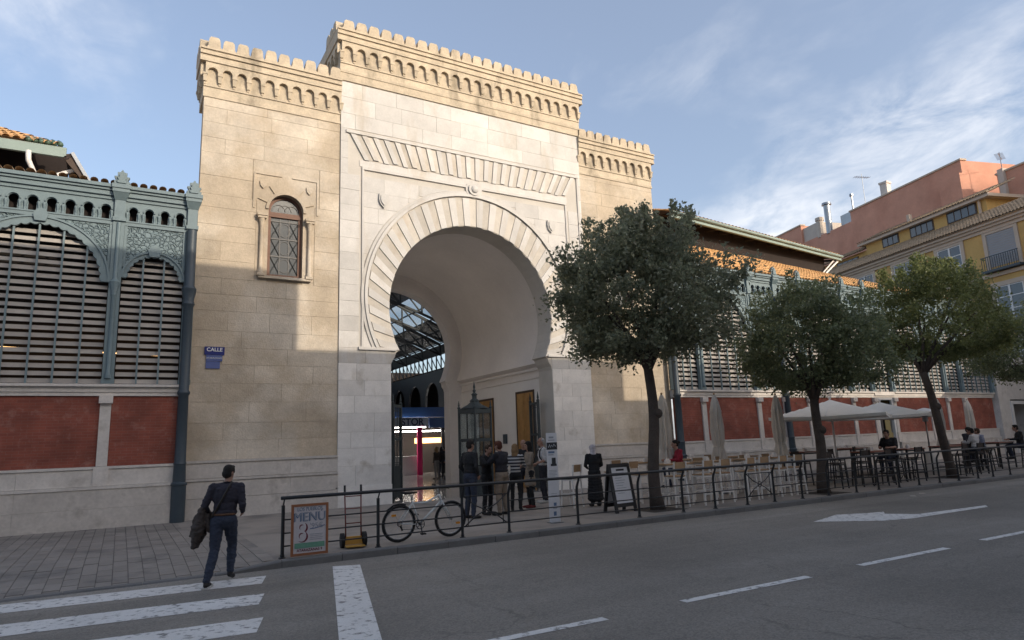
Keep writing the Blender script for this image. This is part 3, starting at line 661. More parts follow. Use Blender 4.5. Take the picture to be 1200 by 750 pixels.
struct(MB().add([(-6,30.2,.002),(46,30.2,.002),(46,66,.002),(-6,66,.002)], [(0,1,2,3)]).build('hall_floor', 'hall_floor'))

# ================================================================ market wings
WY = 20.8
def palmette(name='acroterion'):
    p = [(-.17,0),(-.20,.10),(-.13,.12),(-.19,.24),(-.11,.25),(-.12,.36),(-.05,.37),(0,.45),(.05,.37),(.12,.36),(.11,.25),(.19,.24),(.13,.12),(.20,.10),(.17,0)]
    mb = MB(); mb.prism(p, -.10, .06); mb.prism([(x*.6, .04+z*.7) for x,z in p], -.15, -.09); return mb.mesh(name, 'iron')
ACR = palmette()
def pilaster_mesh():
    mb = MB()
    mb.box(-.14,.14,-.10,.06,3.72,8.25); mb.box(-.155,.155,-.115,.06,3.72,3.85)
    mb.lathe([(.075,3.86),(.075,4.0),(.055,4.05),(.055,6.1),(.075,6.14),(.06,6.2),(.12,6.42),(.13,6.5),(.07,6.56),(.05,6.62),(.05,8.2)], (0,-.12), 8)
    mb.box(-.16,.16,-.16,.06,8.25,8.36); mb.box(-.13,.13,-.13,.06,8.36,8.86)
    mb.hexa([(-.14,-.14,8.86),(.14,-.14,8.86),(.14,.06,8.86),(-.14,.06,8.86)], [(-.20,-.26,9.06),(.20,-.26,9.06),(.20,.06,9.06),(-.20,.06,9.06)])
    mb.box(-.21,.21,-.27,.06,9.06,9.16); mb.box(-.23,.23,-.30,.06,9.165,9.28)
    return mb.mesh('pilaster', 'iron', smooth=35)
PIL = pilaster_mesh()
def slat_profile(x0, x1, z):
    mb = MB(); t = .022; a = R(28); h = .135
    oy, oz = math.sin(a)*h/2, math.cos(a)*h/2
    mb.prismx([(.06-oy,-oz),(.06-oy+t,-oz-.006),(.06+oy+t,oz-.006),(.06+oy,oz)], x0, x1); return mb
def wing(name, label, xs, xe_l, xe_r, base_z, shop=(), lamp=None):
    """iron and brick market front between the pilasters xs"""
    wg = thing(name, label, 'market hall', ((xs[0]+xs[-1])/2, WY, 0))
    y = WY
    for i in range(len(xs)-1):
        a, b = xs[i], xs[i+1]; wd = b-a; hw = wd/2-.14; xc = (a+b)/2; big = wd > 2.6
        isshop = i in shop
        # --- brick panel, posts, base
        if not isshop:
            mb = MB(); mb.box(a+.13, b-.13, y+.02, y+.3, 1.55, 3.40); mb.build('brick_panel', 'red_brick', wg)
            for (z0,z1,pr) in ((-.1,.50,.15),(.505,.98,.11),(.985,1.06,.13),(1.065,1.49,.04),(1.495,1.56,.07)):
                n_ = 2 if big else 1
                for q in range(n_):
                    mb = MB(); mb.box(a+wd*q/n_+(.004 if q else 0), a+wd*(q+1)/n_, y-pr, y+.3, z0, z1); mb.build('base_stone', 'base_stone' if z1 < 1.02 else 'white_stone', wg)
            for (z0,z1,pr) in ((3.40,3.50,.03),(3.50,3.64,.06),(3.64,3.71,.14)):
                mb = MB(); mb.box(a, b, y-pr, y+.3, z0, z1); mb.build('ledge', 'white_stone', wg)
        else:
            mb = MB(); mb.box(a+.1,b-.1,y+.6,y+.65,0,3.4); mb.build('doorway_dark', 'unlit_dark', wg)  # black sheet painted as the unlit room behind the door
            for (x0,x1,z0,z1) in ((a+.1,a+.28,0,3.4),(b-.28,b-.1,0,3.4),(a+.28,b-.28,2.5,2.62),(a+.28,b-.28,3.28,3.4)):
                mb = MB(); mb.box(x0,x1,y-.02,y+.12,z0,z1); mb.build('door_frame', 'white_paint', wg)
            mb = MB(); mb.box(a+.28,b-.28,y+.05,y+.06,2.62,3.28); mb.build('pane','glass',wg)
            for (z0,z1,pr) in ((3.41,3.50,.03),(3.505,3.71,.10)):
                mb = MB(); mb.box(a, b, y-pr, y+.3, z0, z1); mb.build('ledge', 'white_stone', wg)
        # --- arch frame
        zs_ = 6.50 if big else 6.66; ro = hw+.02; ri = ro-(.20 if big else .13); nsc = 22 if big else 13
        fr = MB(); n_ = nsc*4
        inn = [(xc+(ri-.045*abs(math.sin(nsc*math.pi*q/n_)))*math.cos(math.pi*q/n_), zs_+(ri-.045*abs(math.sin(nsc*math.pi*q/n_)))*math.sin(math.pi*q/n_)) for q in range(n_+1)]
        out = [(xc+ro*math.cos(math.pi*q/n_), zs_+ro*math.sin(math.pi*q/n_)) for q in range(n_+1)]
        for q in range(n_): fr.prism([inn[q],inn[q+1],out[q+1],out[q]], y-.075, y+.02)
        fr = fr.build('arch_frame', 'iron', wg)
        mb = MB(); mb.prism([(xc+(ro-.05)*math.cos(math.pi*q/24), zs_+(ro-.05)*math.sin(math.pi*q/24)) for q in range(25)]+[(xc+(ro-.0)*math.cos(math.pi*q/24), zs_+(ro-.0)*math.sin(math.pi*q/24)) for q in range(24,-1,-1)], y-.11, y-.076); mb.build('rim', 'iron', fr)
        # spandrel plate
        top = 8.25
        mb = MB(); arc = [(xc+ro*math.cos(math.pi*q/24), zs_+ro*math.sin(math.pi*q/24)) for q in range(25)]
        arc = [(x, min(z, top-.002)) for x,z in arc]
        mb.prism([(a+.10,zs_),(a+.10,top),(b-.10,top),(b-.10,zs_)]+arc, y-.03, y+.02); mb.build('spandrel', 'iron_ornament', wg)
        # inner border of the spandrel
        mb = MB(); mb.box(a+.14,b-.14,y-.07,y+.0,8.15,8.25)
        for s in (-1,1): x_ = xc+s*(hw-.04); mb.box(x_-.035,x_+.035,y-.06,y,zs_+.3,8.15)
        mb.build('border', 'iron', wg)
        mb = MB(); mb.prism([(xc-.12,zs_+ro-.16),(xc+.12,zs_+ro-.16),(xc+.17,zs_+ro+.02),(xc+.1,zs_+ro+.14),(xc,zs_+ro+.2),(xc-.1,zs_+ro+.14),(xc-.17,zs_+ro+.02)], y-.15, y-.02); mb.build('keystone', 'iron', wg)
        # louvre slats and their bars
        z = 3.80
        while z < zs_+ri-.06:
            half = hw-.02 if z < zs_ else min(hw-.02, math.sqrt(max(.0, (ri+.04)**2-(z-zs_)**2)))
            if half > .12:
                o = link('louvre_slat', slat_profile(-half, half, 0).mesh('louvre_slat', 'slat'), wg, loc=(xc, y+.03, z)); o.rotation_euler = (random.uniform(-.08,.08), random.uniform(-.002,.002), 0)
            z += .198
        nb = 5 if big else 2
        for q in range(nb):
            x_ = xc-hw+2*hw*(q+1)/(nb+1); zt = zs_+math.sqrt(max(.01, ri**2-(x_-xc)**2))
            mb = MB(); mb.box(x_-.022,x_+.022,y-.04,y+.02,3.72,zt); mb.build('mullion', 'iron', wg)
        # near-black sheet painted in place of the unlit space behind
        mb = MB(); mb.box(a, b, y+.95, y+1.0, 3.4, 8.3); mb.build('dark_backing', 'unlit_dark', wg)
        # --- frieze of small horseshoe openings
        na = max(2, round(wd/.46)); p = (wd-.26)/na
        u = MB(); r_ = p*.27; cz = .30
        half_ = []
        a0 = R(-35)
        hole = [(p*.22,.06),(p*.22,.20)]+[(r_*math.cos(t), cz+r_*math.sin(t)) for t in [a0+(math.pi-2*a0)*q/12 for q in range(13)]]+[(-p*.22,.20),(-p*.22,.06)]
        u.prism([(p/2,0),(p/2,.58),(-p/2,.58),(-p/2,0),(-p*.22,0)]+hole[::-1]+[(p*.22,0)], -.03, .02)
        ring = [(r_*1.45*math.cos(math.pi*q/12), cz+r_*1.45*math.sin(math.pi*q/12)) for q in range(13)]+[(r_*1.15*math.cos(math.pi*q/12), cz+r_*1.15*math.sin(math.pi*q/12)) for q in range(12,-1,-1)]
        u.prism(ring, -.07, -.029)
        for s in (-1,1): u.lathe([(p*.10,0),(p*.10,.05),(p*.07,.07),(p*.12,.2),(p*.12,.24)], (s*p*.36,-.05), 6)
        ume = u.mesh('frieze_arch', 'iron')
        for q in range(na): link('frieze_arch', ume, wg, loc=(a+.13+p*(q+.5), y, 8.29))
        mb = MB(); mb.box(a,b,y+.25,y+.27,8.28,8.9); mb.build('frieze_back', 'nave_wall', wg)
        for (z0,z1,pr) in ((8.25,8.29,.09),(8.87,8.97,.07),(8.97,9.10,.13),(9.105,9.17,.18),(9.175,9.27,.235)):
            mb = MB(); mb.box(a+.1, b-.1, y-pr, y+.24, z0, z1); mb.build('cornice_moulding', 'iron', wg)
    for i, x in enumerate(xs):
        o = link('pilaster', PIL, wg, loc=(x, y, 0)); link('acroterion', ACR, wg, loc=(x, y-.10, 9.285))
        if 0 < i < len(xs)-1 or base_z:
            mb = MB(); mb.box(x-.127,x+.127,y-.045,y+.3,1.565,3.40); mb.box(x-.16,x+.16,y-.15,y+.05,3.2,3.395); mb.box(x-.17,x+.17,y-.09,y+.05,1.066,1.56); mb.build('post', 'white_stone', wg)
    return wg
def iron_column(wg, x):
    mb = MB(); mb.lathe([(.19,0),(.19,.95),(.205,.97),(.205,1.02),(.17,1.06),(.155,1.5),(.165,1.55),(.15,1.6),(.135,3.4),(.16,3.45),(.16,3.5),(.13,3.56),(.125,5.9),(.17,6.0),(.14,6.1),(.19,6.35),(.2,6.45),(.14,6.55),(.135,8.25),(.17,8.3),(.16,8.8),(.22,9.05),(.23,9.28)], (x, WY-.12), 14)
    mb.build('iron_column', 'iron_dark' if False else 'iron', wg, smooth=35)
def column_dark(wg, x):
    mb = MB(); mb.lathe([(.185,-.05),(.185,.95),(.205,.97),(.205,1.02),(.165,1.06),(.15,1.5),(.165,1.55),(.145,1.6),(.13,3.4),(.165,3.45),(.165,3.5),(.13,3.56),(.125,5.9),(.17,6.0),(.14,6.1),(.185,6.35),(.2,6.45),(.14,6.55),(.135,8.2)], (x, WY-.14), 14)
    mb.build('iron_column', 'iron_column', wg, smooth=35)
mat('iron_column', (.04,.056,.070), .5, var=.12, vs=2)
wl = wing('market_wing', 'blue-grey iron market front with louvres and brick panels, left of the gateway', [-9.6,-7.75,-5.9+.05,-4.0,-.42,1.42][2:] , 0, 0, 0)
column_dark(wl, 1.42)
XS = [19.98,21.60,25.10,26.90,28.68,32.20,34.0,35.8,39.3,41.1,42.9,46.4]
wr = wing('market_wing', 'long blue-grey iron market front with louvres and brick panels, right of the gateway', XS, 0, 0, 0, shop=(6,))
column_dark(wr, 19.98); column_dark(wr, 26.9)
# lit lamps seen between the louvres of the left wing
mb = MB(); mb.beam((-3.4, WY+.55, 4.72), (.75, WY+.55, 4.60), .05, .03); lam = mb.build('strip_lamp', 'lamp_amber'); tag(lam, 'thin amber strip lamp glowing behind the louvres of the left wing', 'lamp')
# end pavilion of the right wing
mb = MB()
for (x0,x1,z0,z1) in ((46.6,48.0,-.1,6.0),(50.4,52.0,-.1,6.0),(48.0,50.4,3.3,6.0)): mb.box(x0,x1,WY-.2,WY+2,z0,z1)
pv2 = mb.build('end_pier', 'white_stone', wr); mb = MB(); mb.box(47.9,50.5,WY+.8,WY+.85,0,3.4); mb.build('doorway_dark','unlit_dark',pv2)  # the opening's dark inside is a near-black painted sheet
for (a,b,c,d) in ((47.9,48.15,0,3.2),(50.25,50.5,0,3.2),(48.15,50.25,3.0,3.2)): mb = MB(); mb.box(a,b,WY-.26,WY-.15,c,d); mb.build('door_frame','white_paint',pv2)

# ---------------------------------------------------------------- roofs behind the wings
def barrel_tile(L_=.5, w=.2, h=.075, n=5):
    mb = MB(); v = []; 
    for y_ in (0, L_):
        rr = w/2*(1.0 if y_ == 0 else .88)
        for q in range(n+1): a = math.pi*q/n; v.append((rr*math.cos(a), y_, h*math.sin(a)*(1 if y_ == 0 else .9)+(.02 if y_ == 0 else 0)))
    f = [(q, q+1, n+1+q+1, n+1+q) for q in range(n)]
    return v, f
def tile_slope(par, p00, p10, p01, p11, px, rows, m_, limit=0, order=1):
    """tiled slope between the eave p00-p10 and the top p01-p11: bed, then cover tiles; the first `limit` are parts, the rest one part"""
    P = [Vector(q) for q in (p00, p10, p01, p11)]
    mb = MB(); mb.add([q-Vector((0,0,.03)) for q in (P[0],P[1],P[3],P[2])], [(0,1,2,3)]); mb.build('roof_bed', 'old_tile' if m_ == 'old_tile' else 'tile_gap', par)
    n = int((P[1]-P[0]).length/px); tv, tf = barrel_tile(1.0, px*.82, .08)
    dep = ((P[2]-P[0]).length)/rows
    tv2 = [(x, y_*dep*1.12, z) for x,y_,z in tv]; one = MB(); one.add(tv2, tf); me = one.mesh('roof_tile', m_, smooth=True, fix=False)
    rest = MB(); cnt = 0
    for i in range(n):
        t = (i+.5)/n; a = P[0].lerp(P[1], t); b = P[2].lerp(P[3], t); d = (b-a); ex = (P[1]-P[0]).normalized(); ey = d.normalized(); ez = ex.cross(ey).normalized(); ex = ey.cross(ez)
        for r_ in range(rows):
            o_ = a+d*(r_/rows)+ez*(.015+random.uniform(0,.012))+ex*random.uniform(-.008,.008)
            if cnt < limit:
                o = link('roof_tile', me, par); o.matrix_local = Matrix.Translation(-wloc(par)) @ Matrix(((ex.x,ey.x,ez.x,o_.x),(ex.y,ey.y,ez.y,o_.y),(ex.z,ey.z,ez.z,o_.z),(0,0,0,1))); cnt += 1
            else:
                rest.add([o_+ex*x+ey*y_+ez*z for x,y_,z in tv2], tf)
    if rest.v:
        o = rest.build('roof_tiles', m_, par, smooth=True, fix=False); o['kind'] = 'stuff'
mat('tile_gap', (.20,.12,.06), .95, var=.3, vs=4, col2=(.10,.11,.04), c2=(.5,.65), c2s=4)
# right: lean-to of orange tiles up to the wall of the raised nave
tile_slope(wr, (21.0,WY-.12,9.30), (46.7,WY-.12,9.30), (19.8,23.0,11.22), (46.7,25.33,11.22), .235, 8, 'tile', limit=296)
nv = thing('raised_nave', 'dark raised nave roof with grey-green fascia above the orange tiles', 'roof', (30, 24, 9))
nx, ny = Vector((14.98,1.71,0)).normalized(), None
ea, eb = Vector((22.1,22.23,12.38)), Vector((37.9,24.03,12.38))
wa, wb_ = Vector((19.8,23.05,9.2)), Vector((36.9,24.55,9.2))
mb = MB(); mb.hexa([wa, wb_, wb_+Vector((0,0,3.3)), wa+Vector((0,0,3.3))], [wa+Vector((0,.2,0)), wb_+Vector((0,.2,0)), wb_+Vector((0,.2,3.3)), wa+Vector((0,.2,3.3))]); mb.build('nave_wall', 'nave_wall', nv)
up = Vector((0,0,.28)); th = Vector((.02,.14,0))
mb = MB(); mb.hexa([ea-up, eb-up, eb, ea], [ea-up+th, eb-up+th, eb+th, ea+th]); mb.build('fascia', 'fascia', nv)
mb = MB(); mb.tube([ea+Vector((0,-.06,-.05)), eb+Vector((0,-.06,-.05))], .085, 8); mb.build('gutter', 'fascia', nv, smooth=True)
bk = Vector((-1.0,9,3.0))
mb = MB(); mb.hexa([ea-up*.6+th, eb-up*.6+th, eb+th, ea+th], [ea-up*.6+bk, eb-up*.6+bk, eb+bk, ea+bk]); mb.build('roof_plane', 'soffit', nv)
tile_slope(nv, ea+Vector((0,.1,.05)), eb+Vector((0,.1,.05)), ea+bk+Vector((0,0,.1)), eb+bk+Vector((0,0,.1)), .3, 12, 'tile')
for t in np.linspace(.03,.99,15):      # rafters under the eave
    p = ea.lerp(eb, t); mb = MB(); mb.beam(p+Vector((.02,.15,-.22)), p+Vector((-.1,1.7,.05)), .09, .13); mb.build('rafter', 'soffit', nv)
mb = MB(); mb.beam(eb+Vector((-.1,.1,-.2)), wb_+Vector((-.2,-.05,2.0)), .09); mb.beam(eb+Vector((-.6,.1,-.25)), wb_+Vector((-.6,-.05,1.9)), .07); mb.build('bracket', 'white_metal', nv)
# hip end toward the gate
mb = MB(); mb.add([ea, ea+Vector((-.4,.3,.06)), ea+Vector((-2.6,4.5,-.9)), ea+bk], [(0,1,2,3)]); mb.build('hip', 'soffit', nv)
# left: nave eave with tiles
nl = thing('raised_nave', 'raised nave roof with hip corner behind the cornice of the left wing', 'roof', (-5, 24, 9))
mb = MB(); mb.box(-16,-2.06,24.0,24.12,11.18,11.50); mb.build('fascia', 'fascia', nl)
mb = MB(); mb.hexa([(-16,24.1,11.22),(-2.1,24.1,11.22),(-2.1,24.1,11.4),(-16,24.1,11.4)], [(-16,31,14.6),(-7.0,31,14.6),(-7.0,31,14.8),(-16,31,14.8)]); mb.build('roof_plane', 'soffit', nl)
tile_slope(nl, (-12,24.0,11.53), (-2.15,24.0,11.53), (-12,30,14.5), (-6.5,30,14.5), .26, 10, 'tile')
mb = MB()
for q in range(6): mb.tube([(-3.05+q*.165, 24.0, 11.57),(-3.05+q*.165-.1, 24.5, 11.83)], .085, 7)
mb.build('hip_tile', 'green_tile', nl, smooth=True)
mb = MB(); mb.box(-16,-2.1,25.6,25.8,9,11.76); mb.build('nave_wall', 'nave_wall', nl)
mb = MB(); mb.tube([(-3.02,23.95,11.2),(-3.0,23.95,10.9),(-2.86,24.05,10.6),(-2.84,24.05,9.4)], .075, 8); mb.build('drain_pipe', 'white_metal', nl, smooth=True)
mb = MB(); mb.beam((-2.7,24.3,10.42),(-1.75,24.3,10.95),.10); mb.build('brace', 'white_metal', nl)
mb = MB(); mb.hexa([(-2.12,24.0,11.2),(-1.92,24.0,11.34),(-1.86,24.0,11.3),(-2.05,24.0,11.1)], [(-1.5,25.6,10.3),(-1.3,25.6,10.4),(-1.25,25.6,10.35),(-1.45,25.6,10.2)]); mb.build('rafter', 'soffit', nl)
mb = MB(); mb.hexa([(-2.2,24.02,11.25),(-1.88,24.02,11.36),(-1.36,24.02,10.42),(-1.46,24.02,10.36)], [(-2.2,24.1,11.25),(-1.88,24.1,11.36),(-1.36,24.1,10.42),(-1.46,24.1,10.36)]); mb.build('barge_board', 'door_frame', nl)
mb = MB(); mb.beam((-1.90,23.98,11.36),(-1.34,23.98,10.40),.06,.1); mb.build('verge', 'zinc', nl)
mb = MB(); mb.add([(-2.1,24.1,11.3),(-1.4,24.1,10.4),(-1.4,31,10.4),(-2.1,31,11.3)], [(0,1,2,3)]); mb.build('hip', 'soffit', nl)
tile_slope(wl, (-6,WY-.15,9.30), (1.2,WY-.15,9.30), (-6,23.9,10.0), (1.2,23.9,10.0), .235, 4, 'old_tile')

# ================================================================ market hall behind the gate
hall = thing('market_hall', 'dim iron market hall with glazed roof seen through the arch', 'market hall', (14, 45, 0))
XH, XW = 18.6, 6.0
RZ0, RZ1, XR = 8.6, 13.2, 8.0
ys = [32+3.2*i for i in range(10)]
for i, y in enumerate(ys):       # trusses
    mb = MB(); N_ = 8
    top = [Vector((XH+(XR-XH)*q/N_, y, RZ0+(RZ1-RZ0)*q/N_)) for q in range(N_+1)]; bot = [Vector((XH+(XR-XH)*q/N_, y, RZ0-.7+(RZ1-RZ0)*q/N_*.82)) for q in range(N_+1)]
    for q in range(N_):
        mb.beam(top[q], top[q+1], .14); mb.beam(bot[q], bot[q+1], .12); mb.beam(bot[q], top[q+1], .07); mb.beam(top[q], bot[q], .08)
    mb.build('truss', 'iron_black', hall)
mb = MB()
for q in range(11):
    x = XH+(XR-XH)*q/10; z = RZ0+(RZ1-RZ0)*q/10; mb.beam((x,30.5,z+.08),(x,62,z+.08), .07)
mb.build('purlins', 'iron_black', hall)
for i in range(len(ys)-1):
    for q in range(5):
        x0 = XH+(XR-XH)*q/5; x1 = XH+(XR-XH)*(q+1)/5; z0 = RZ0+(RZ1-RZ0)*q/5; z1 = RZ0+(RZ1-RZ0)*(q+1)/5
        mb = MB(); mb.add([(x0,ys[i]+.03,z0+.14),(x1,ys[i]+.03,z1+.14),(x1,ys[i+1]-.03,z1+.14),(x0,ys[i+1]-.03,z0+.14)], [(0,1,2,3)]); mb.build('roof_pane', 'roof_glass', hall)
# right arcade of iron arches with a clerestory
for i in range(9):
    y0 = 32+3.2*i; y1 = y0+3.2; yc = (y0+y1)/2; rr = 1.15
    pts = [(y0,3.0),(y0,6.9),(y1,6.9),(y1,3.0),(yc+rr,3.0),(yc+rr,5.0)]+[(yc+rr*math.cos(math.pi*q/12), 5.0+rr*math.sin(math.pi*q/12)) for q in range(1,12)]+[(yc-rr,5.0),(yc-rr,3.0)]
    mb = MB(); mb.prismx(pts, XH, XH+.15); mb.build('arcade_arch', 'iron_black', hall)
    mb = MB(); mb.lathe([(.22,0),(.22,.6),(.13,.7),(.12,2.7),(.2,3.0)], (XH+.07,y0), 10); mb.build('column', 'iron_black', hall)
    for q in range(4):
        mb = MB(); mb.box(XH+.02,XH+.1,y0+.8*q,y0+.8*q+.05,6.9,8.4); mb.beam((XH+.06,y0+.8*q,6.95),(XH+.06,y0+.8*q+.8,7.8),.05); mb.build('clerestory_bar', 'iron_black', hall)
mb = MB(); mb.box(XH,XH+.15,31,62,7.95,8.6); mb.build('wall_plate', 'iron_black', hall)
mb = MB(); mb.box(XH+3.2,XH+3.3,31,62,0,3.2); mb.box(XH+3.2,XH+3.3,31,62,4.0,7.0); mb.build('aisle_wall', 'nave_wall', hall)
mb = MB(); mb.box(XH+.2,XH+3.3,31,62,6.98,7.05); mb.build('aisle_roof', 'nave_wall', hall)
for i in range(6):
    mb = MB(); yc = 36+i*4.2; mb.prismx([(yc-1.2,3.2),(yc+1.2,3.2)]+[(yc+1.2*math.cos(math.pi*q/8), 3.35+.65*math.sin(math.pi*q/8)) for q in range(9)], XH+3.1, XH+3.18); mb.build('lit_window', 'window_glow' , hall)  # panes glow by themselves in place of light coming through
emit('dummy', (1,1,1), 0)
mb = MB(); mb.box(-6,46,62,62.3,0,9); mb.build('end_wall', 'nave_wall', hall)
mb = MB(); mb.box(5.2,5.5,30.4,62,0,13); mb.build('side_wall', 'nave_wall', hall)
# stall with its lettered fascia
st = thing('market_stall', 'white stall counter with blue lettered fascia inside the hall', 'market stall', (16,41,0))
mb = MB(); mb.box(13.4,16.75,40.9,41.6,0,1.15); mb.box(13.35,16.8,40.8,41.7,1.15,1.2); mb.build('counter', 'counter_white', st)
mb = MB(); mb.box(13.2,17.2,40.6,40.75,3.05,3.62); mb.build('fascia', 'stall_fascia', st)
mb = MB(); mb.box(13.2,20.5,40.9,41.1,3.66,4.3); mb.build('upper_fascia', 'stall_blue', st)
mb = MB(); mb.box(17.3,20.5,40.62,40.75,2.95,3.6); mb.build('side_fascia', 'stall_blue', st)
mb = MB(); mb.box(13.2,20.5,44,44.1,0,4); mb.build('back_wall', 'brown_cloth', st)
mb = MB(); mb.box(13.4,20,42.0,42.2,2.75,2.82); mb.build('lamp', 'lamp_white', st)
mb = MB(); mb.box(17.6,19.6,43.9,43.98,2.0,2.35); mb.build('display', 'lamp_amber', st)
mb = MB(); mb.box(13.4,17.1,40.78,40.88,2.98,3.04); mb.build('lamp', 'lamp_white', st)  # added strip, unseen behind the fascia, to brighten the counter
wall_text('STOR', .62, 'ink_blue', 16.12, 40.59, 3.33, st, .012)
mb = MB(); mb.box(16.40,16.72,40.45,40.6,0,3.0); pk = mb.build('post', 'pink', st)

# ================================================================ houses
HU = Vector((.2799,.9600,0)); HN = Vector((-.96,.2799,0)); HP = Vector((54.2,22.1,0))
def hp(s, z, off=0): return HP+HU*s+HN*off+Vector((0,0,z))
def slab(mb, s0, s1, z0, z1, o0, o1):
    """box in the yellow house's own frame: along the street, up, out from the wall"""
    q = lambda o: [hp(s0,z0,o), hp(s1,z0,o), hp(s1,z1,o), hp(s0,z1,o)]
    return mb.hexa(q(o0), q(o1))
yh = thing('yellow_house', 'ochre yellow house with tiled eaves and pale window surrounds, behind the trees on the right', 'house', hp(6,0))
slab(MB(), -14, 24, -.2, 16.3, -8, 0).build('wall', 'yellow_wall', yh)
def hpart(nm, m_, par, *a): return slab(MB(), *a).build(nm, m_, par)
for (z0,z1,o) in ((15.75,16.0,.14),(16.0,16.2,.30),(16.2,16.42,.48)): hpart('cornice', 'house_trim', yh, -14, 24.05, z0, z1, -.2, o)
hpart('string_course', 'house_trim', yh, -14, 24.02, 12.35, 12.60, -.1, .14)
hpart('string_course', 'house_trim', yh, -14, 24.02, 8.2, 8.45, -.1, .14)
def house_window(s0, s1, z0, z1, kind='glass'):
    f = hpart('window', 'house_trim', yh, s0-.28, s0, z0-.2, z1+.32, -.05, .09)
    hpart('window_surround', 'house_trim', f, s1, s1+.28, z0-.2, z1+.32, -.05, .09); hpart('window_surround', 'house_trim', f, s0, s1, z1, z1+.32, -.05, .09)
    hpart('sill', 'house_trim', f, s0-.34, s1+.34, z0-.32, z0-.2, -.05, .22)
    if kind == 'shutter':
        n = 14
        for i in range(n): hpart('shutter_slat', 'shutter', f, s0, s1, z0+(z1-z0)*i/n, z0+(z1-z0)*(i+.9)/n, -.02, .035)
        return f
    hpart('pane', 'pane_dark', f, s0, s1, z0, z1, -.02, .012)
    m = (s0+s1)/2
    for (a,b) in ((s0,s0+.09),(m-.07,m+.07),(s1-.09,s1)): hpart('sash', 'white_paint', f, a, b, z0, z1, .01, .05)
    for zz in (z0, z0+(z1-z0)*.33, z0+(z1-z0)*.67, z1-.08):
        hpart('sash', 'white_paint', f, s0+.09, m-.07, zz, zz+.06, .012, .045); hpart('sash', 'white_paint', f, m+.07, s1-.09, zz, zz+.06, .012, .045)
    return f
for (s0,s1,k) in ((-5.6,-3.4,'glass'),(-1.1,1.05,'shutter'),(3.2,5.3,'glass'),(7.6,9.75,'glass'),(12.1,14.2,'glass'),(16.5,18.6,'glass')):
    f = house_window(s0, s1, 13.1, 15.55, k); g = house_window(s0, s1, 9.0, 11.6); 
    for zz in ((12.95,), (8.85,)) if k != 'shutter' else ((12.95,),):
        bm_ = MB(); 
        if k == 'shutter':
            slab(bm_, s0-.4, s1+.4, zz[0]-.28, zz[0]-.12, 0, .55)
            for q in range(17):
                s_ = s0-.3+(s1-s0+.6)*q/16; slab(bm_, s_-.015, s_+.015, zz[0]-.12, zz[0]+.85, .47, .5)
            slab(bm_, s0-.35, s1+.35, zz[0]+.85, zz[0]+.9, .45, .52); bm_.build('balcony', 'iron_dark', yh)
    house_window(s0, s1, 5.2, 7.6)
# lower tiled roof, attic storey and its roof
tile_slope(yh, hp(24.2,16.42,.62), hp(-14.2,16.42,.62), hp(24.2,18.0,-2.1), hp(-14.2,18.0,-2.1), .26, 9, 'old_tile')
att = hpart('attic', 'yellow_wall', yh, 2.2, 14.6, 16.3, 19.3, -7, -2.0)
hpart('attic', 'yellow_wall', yh, 14.6, 21, 16.3, 18.6, -7, -2.2)
for (s0,s1,z0,z1) in ((3.1,5.65,18.15,19.0),(7.1,9.4,18.15,19.0),(10.8,12.55,18.2,19.0),(16.0,18.8,17.5,18.25)):
    hpart('attic_window', 'door_frame', yh, s0-.08, s1+.08, z0-.08, z1+.08, -2.05 if s0 < 15 else -2.25, -1.96 if s0 < 15 else -2.16)
    n = 4 if s1-s0 > 2.1 else 3
    for q in range(n): hpart('pane', 'pane_dark', yh, s0+(s1-s0)*q/n+.05, s0+(s1-s0)*(q+1)/n-.05, z0, z1, -1.99 if s0 < 15 else -2.19, -1.945 if s0 < 15 else -2.145)
tile_slope(yh, hp(15.2,19.25,-1.5), hp(1.6,19.25,-1.5), hp(15.2,20.6,-4.6), hp(1.6,20.6,-4.6), .26, 8, 'old_tile')
tile_slope(yh, hp(21.6,18.55,-1.7), hp(15.0,18.55,-1.7), hp(21.6,19.9,-4.8), hp(15.0,19.9,-4.8), .26, 8, 'old_tile')
mb = MB(); slab(mb, 1.6, 15.2, 19.0, 19.26, -7, -1.55); mb.build('eave', 'house_trim', yh)
mb = MB(); slab(mb, 2.6, 2.75, 16.9, 19.2, -1.95, -1.8); mb.build('drain_pipe', 'house_trim', yh)
mb = MB(); slab(mb, 10.2, 10.5, 19.6, 20.6, -3.2, -2.9); mb.build('roof_vent', 'house_trim', yh)
for s_ in (-2.3,6.5,15.4):
    mb = MB(); mb.tube([hp(s_,4,.12), hp(s_,15.7,.12)], .06, 7); mb.build('drain_pipe', 'zinc', yh, smooth=True)
mb = MB(); mb.tube([hp(-14+q*2, 12.75-.06*(q%2), .16) for q in range(19)], .02, 5); mb.build('cable', 'iron_black', yh)
# the terracotta block behind
rh = thing('terracotta_block', 'terracotta coloured apartment block rising behind the yellow house', 'apartment block', hp(12,0,-8))
hpart('wall', 'terracotta_wall', rh, 7.1, 20.4, 0, 24.6, -20, -6.0)
hpart('wall', 'terracotta_wall', rh, -14, 5.4, 0, 22.6, -22, -7.6)
hpart('wall', 'terracotta_wall', rh, 20.4, 31, 0, 24.4, -22, -8.0)
hpart('wall', 'terracotta_wall', rh, 30.9, 42, 0, 26.7, -20, -8.1)
hpart('wall_pier', 'terracotta_wall', rh, 7.05, 9.2, 0, 23.4, -20, -5.6)
hpart('pier', 'render_wall', rh, 4.6, 5.1, 16, 22.9, -8, -7.3)
hpart('coping', 'house_trim', rh, 7.0, 20.5, 24.6, 24.75, -6.6, -5.9)
hpart('coping', 'house_trim', rh, -14, 5.5, 22.6, 22.75, -8.2, -7.5)
hpart('coping', 'house_trim', rh, 30.8, 42, 26.7, 26.85, -8.7, -8.0)
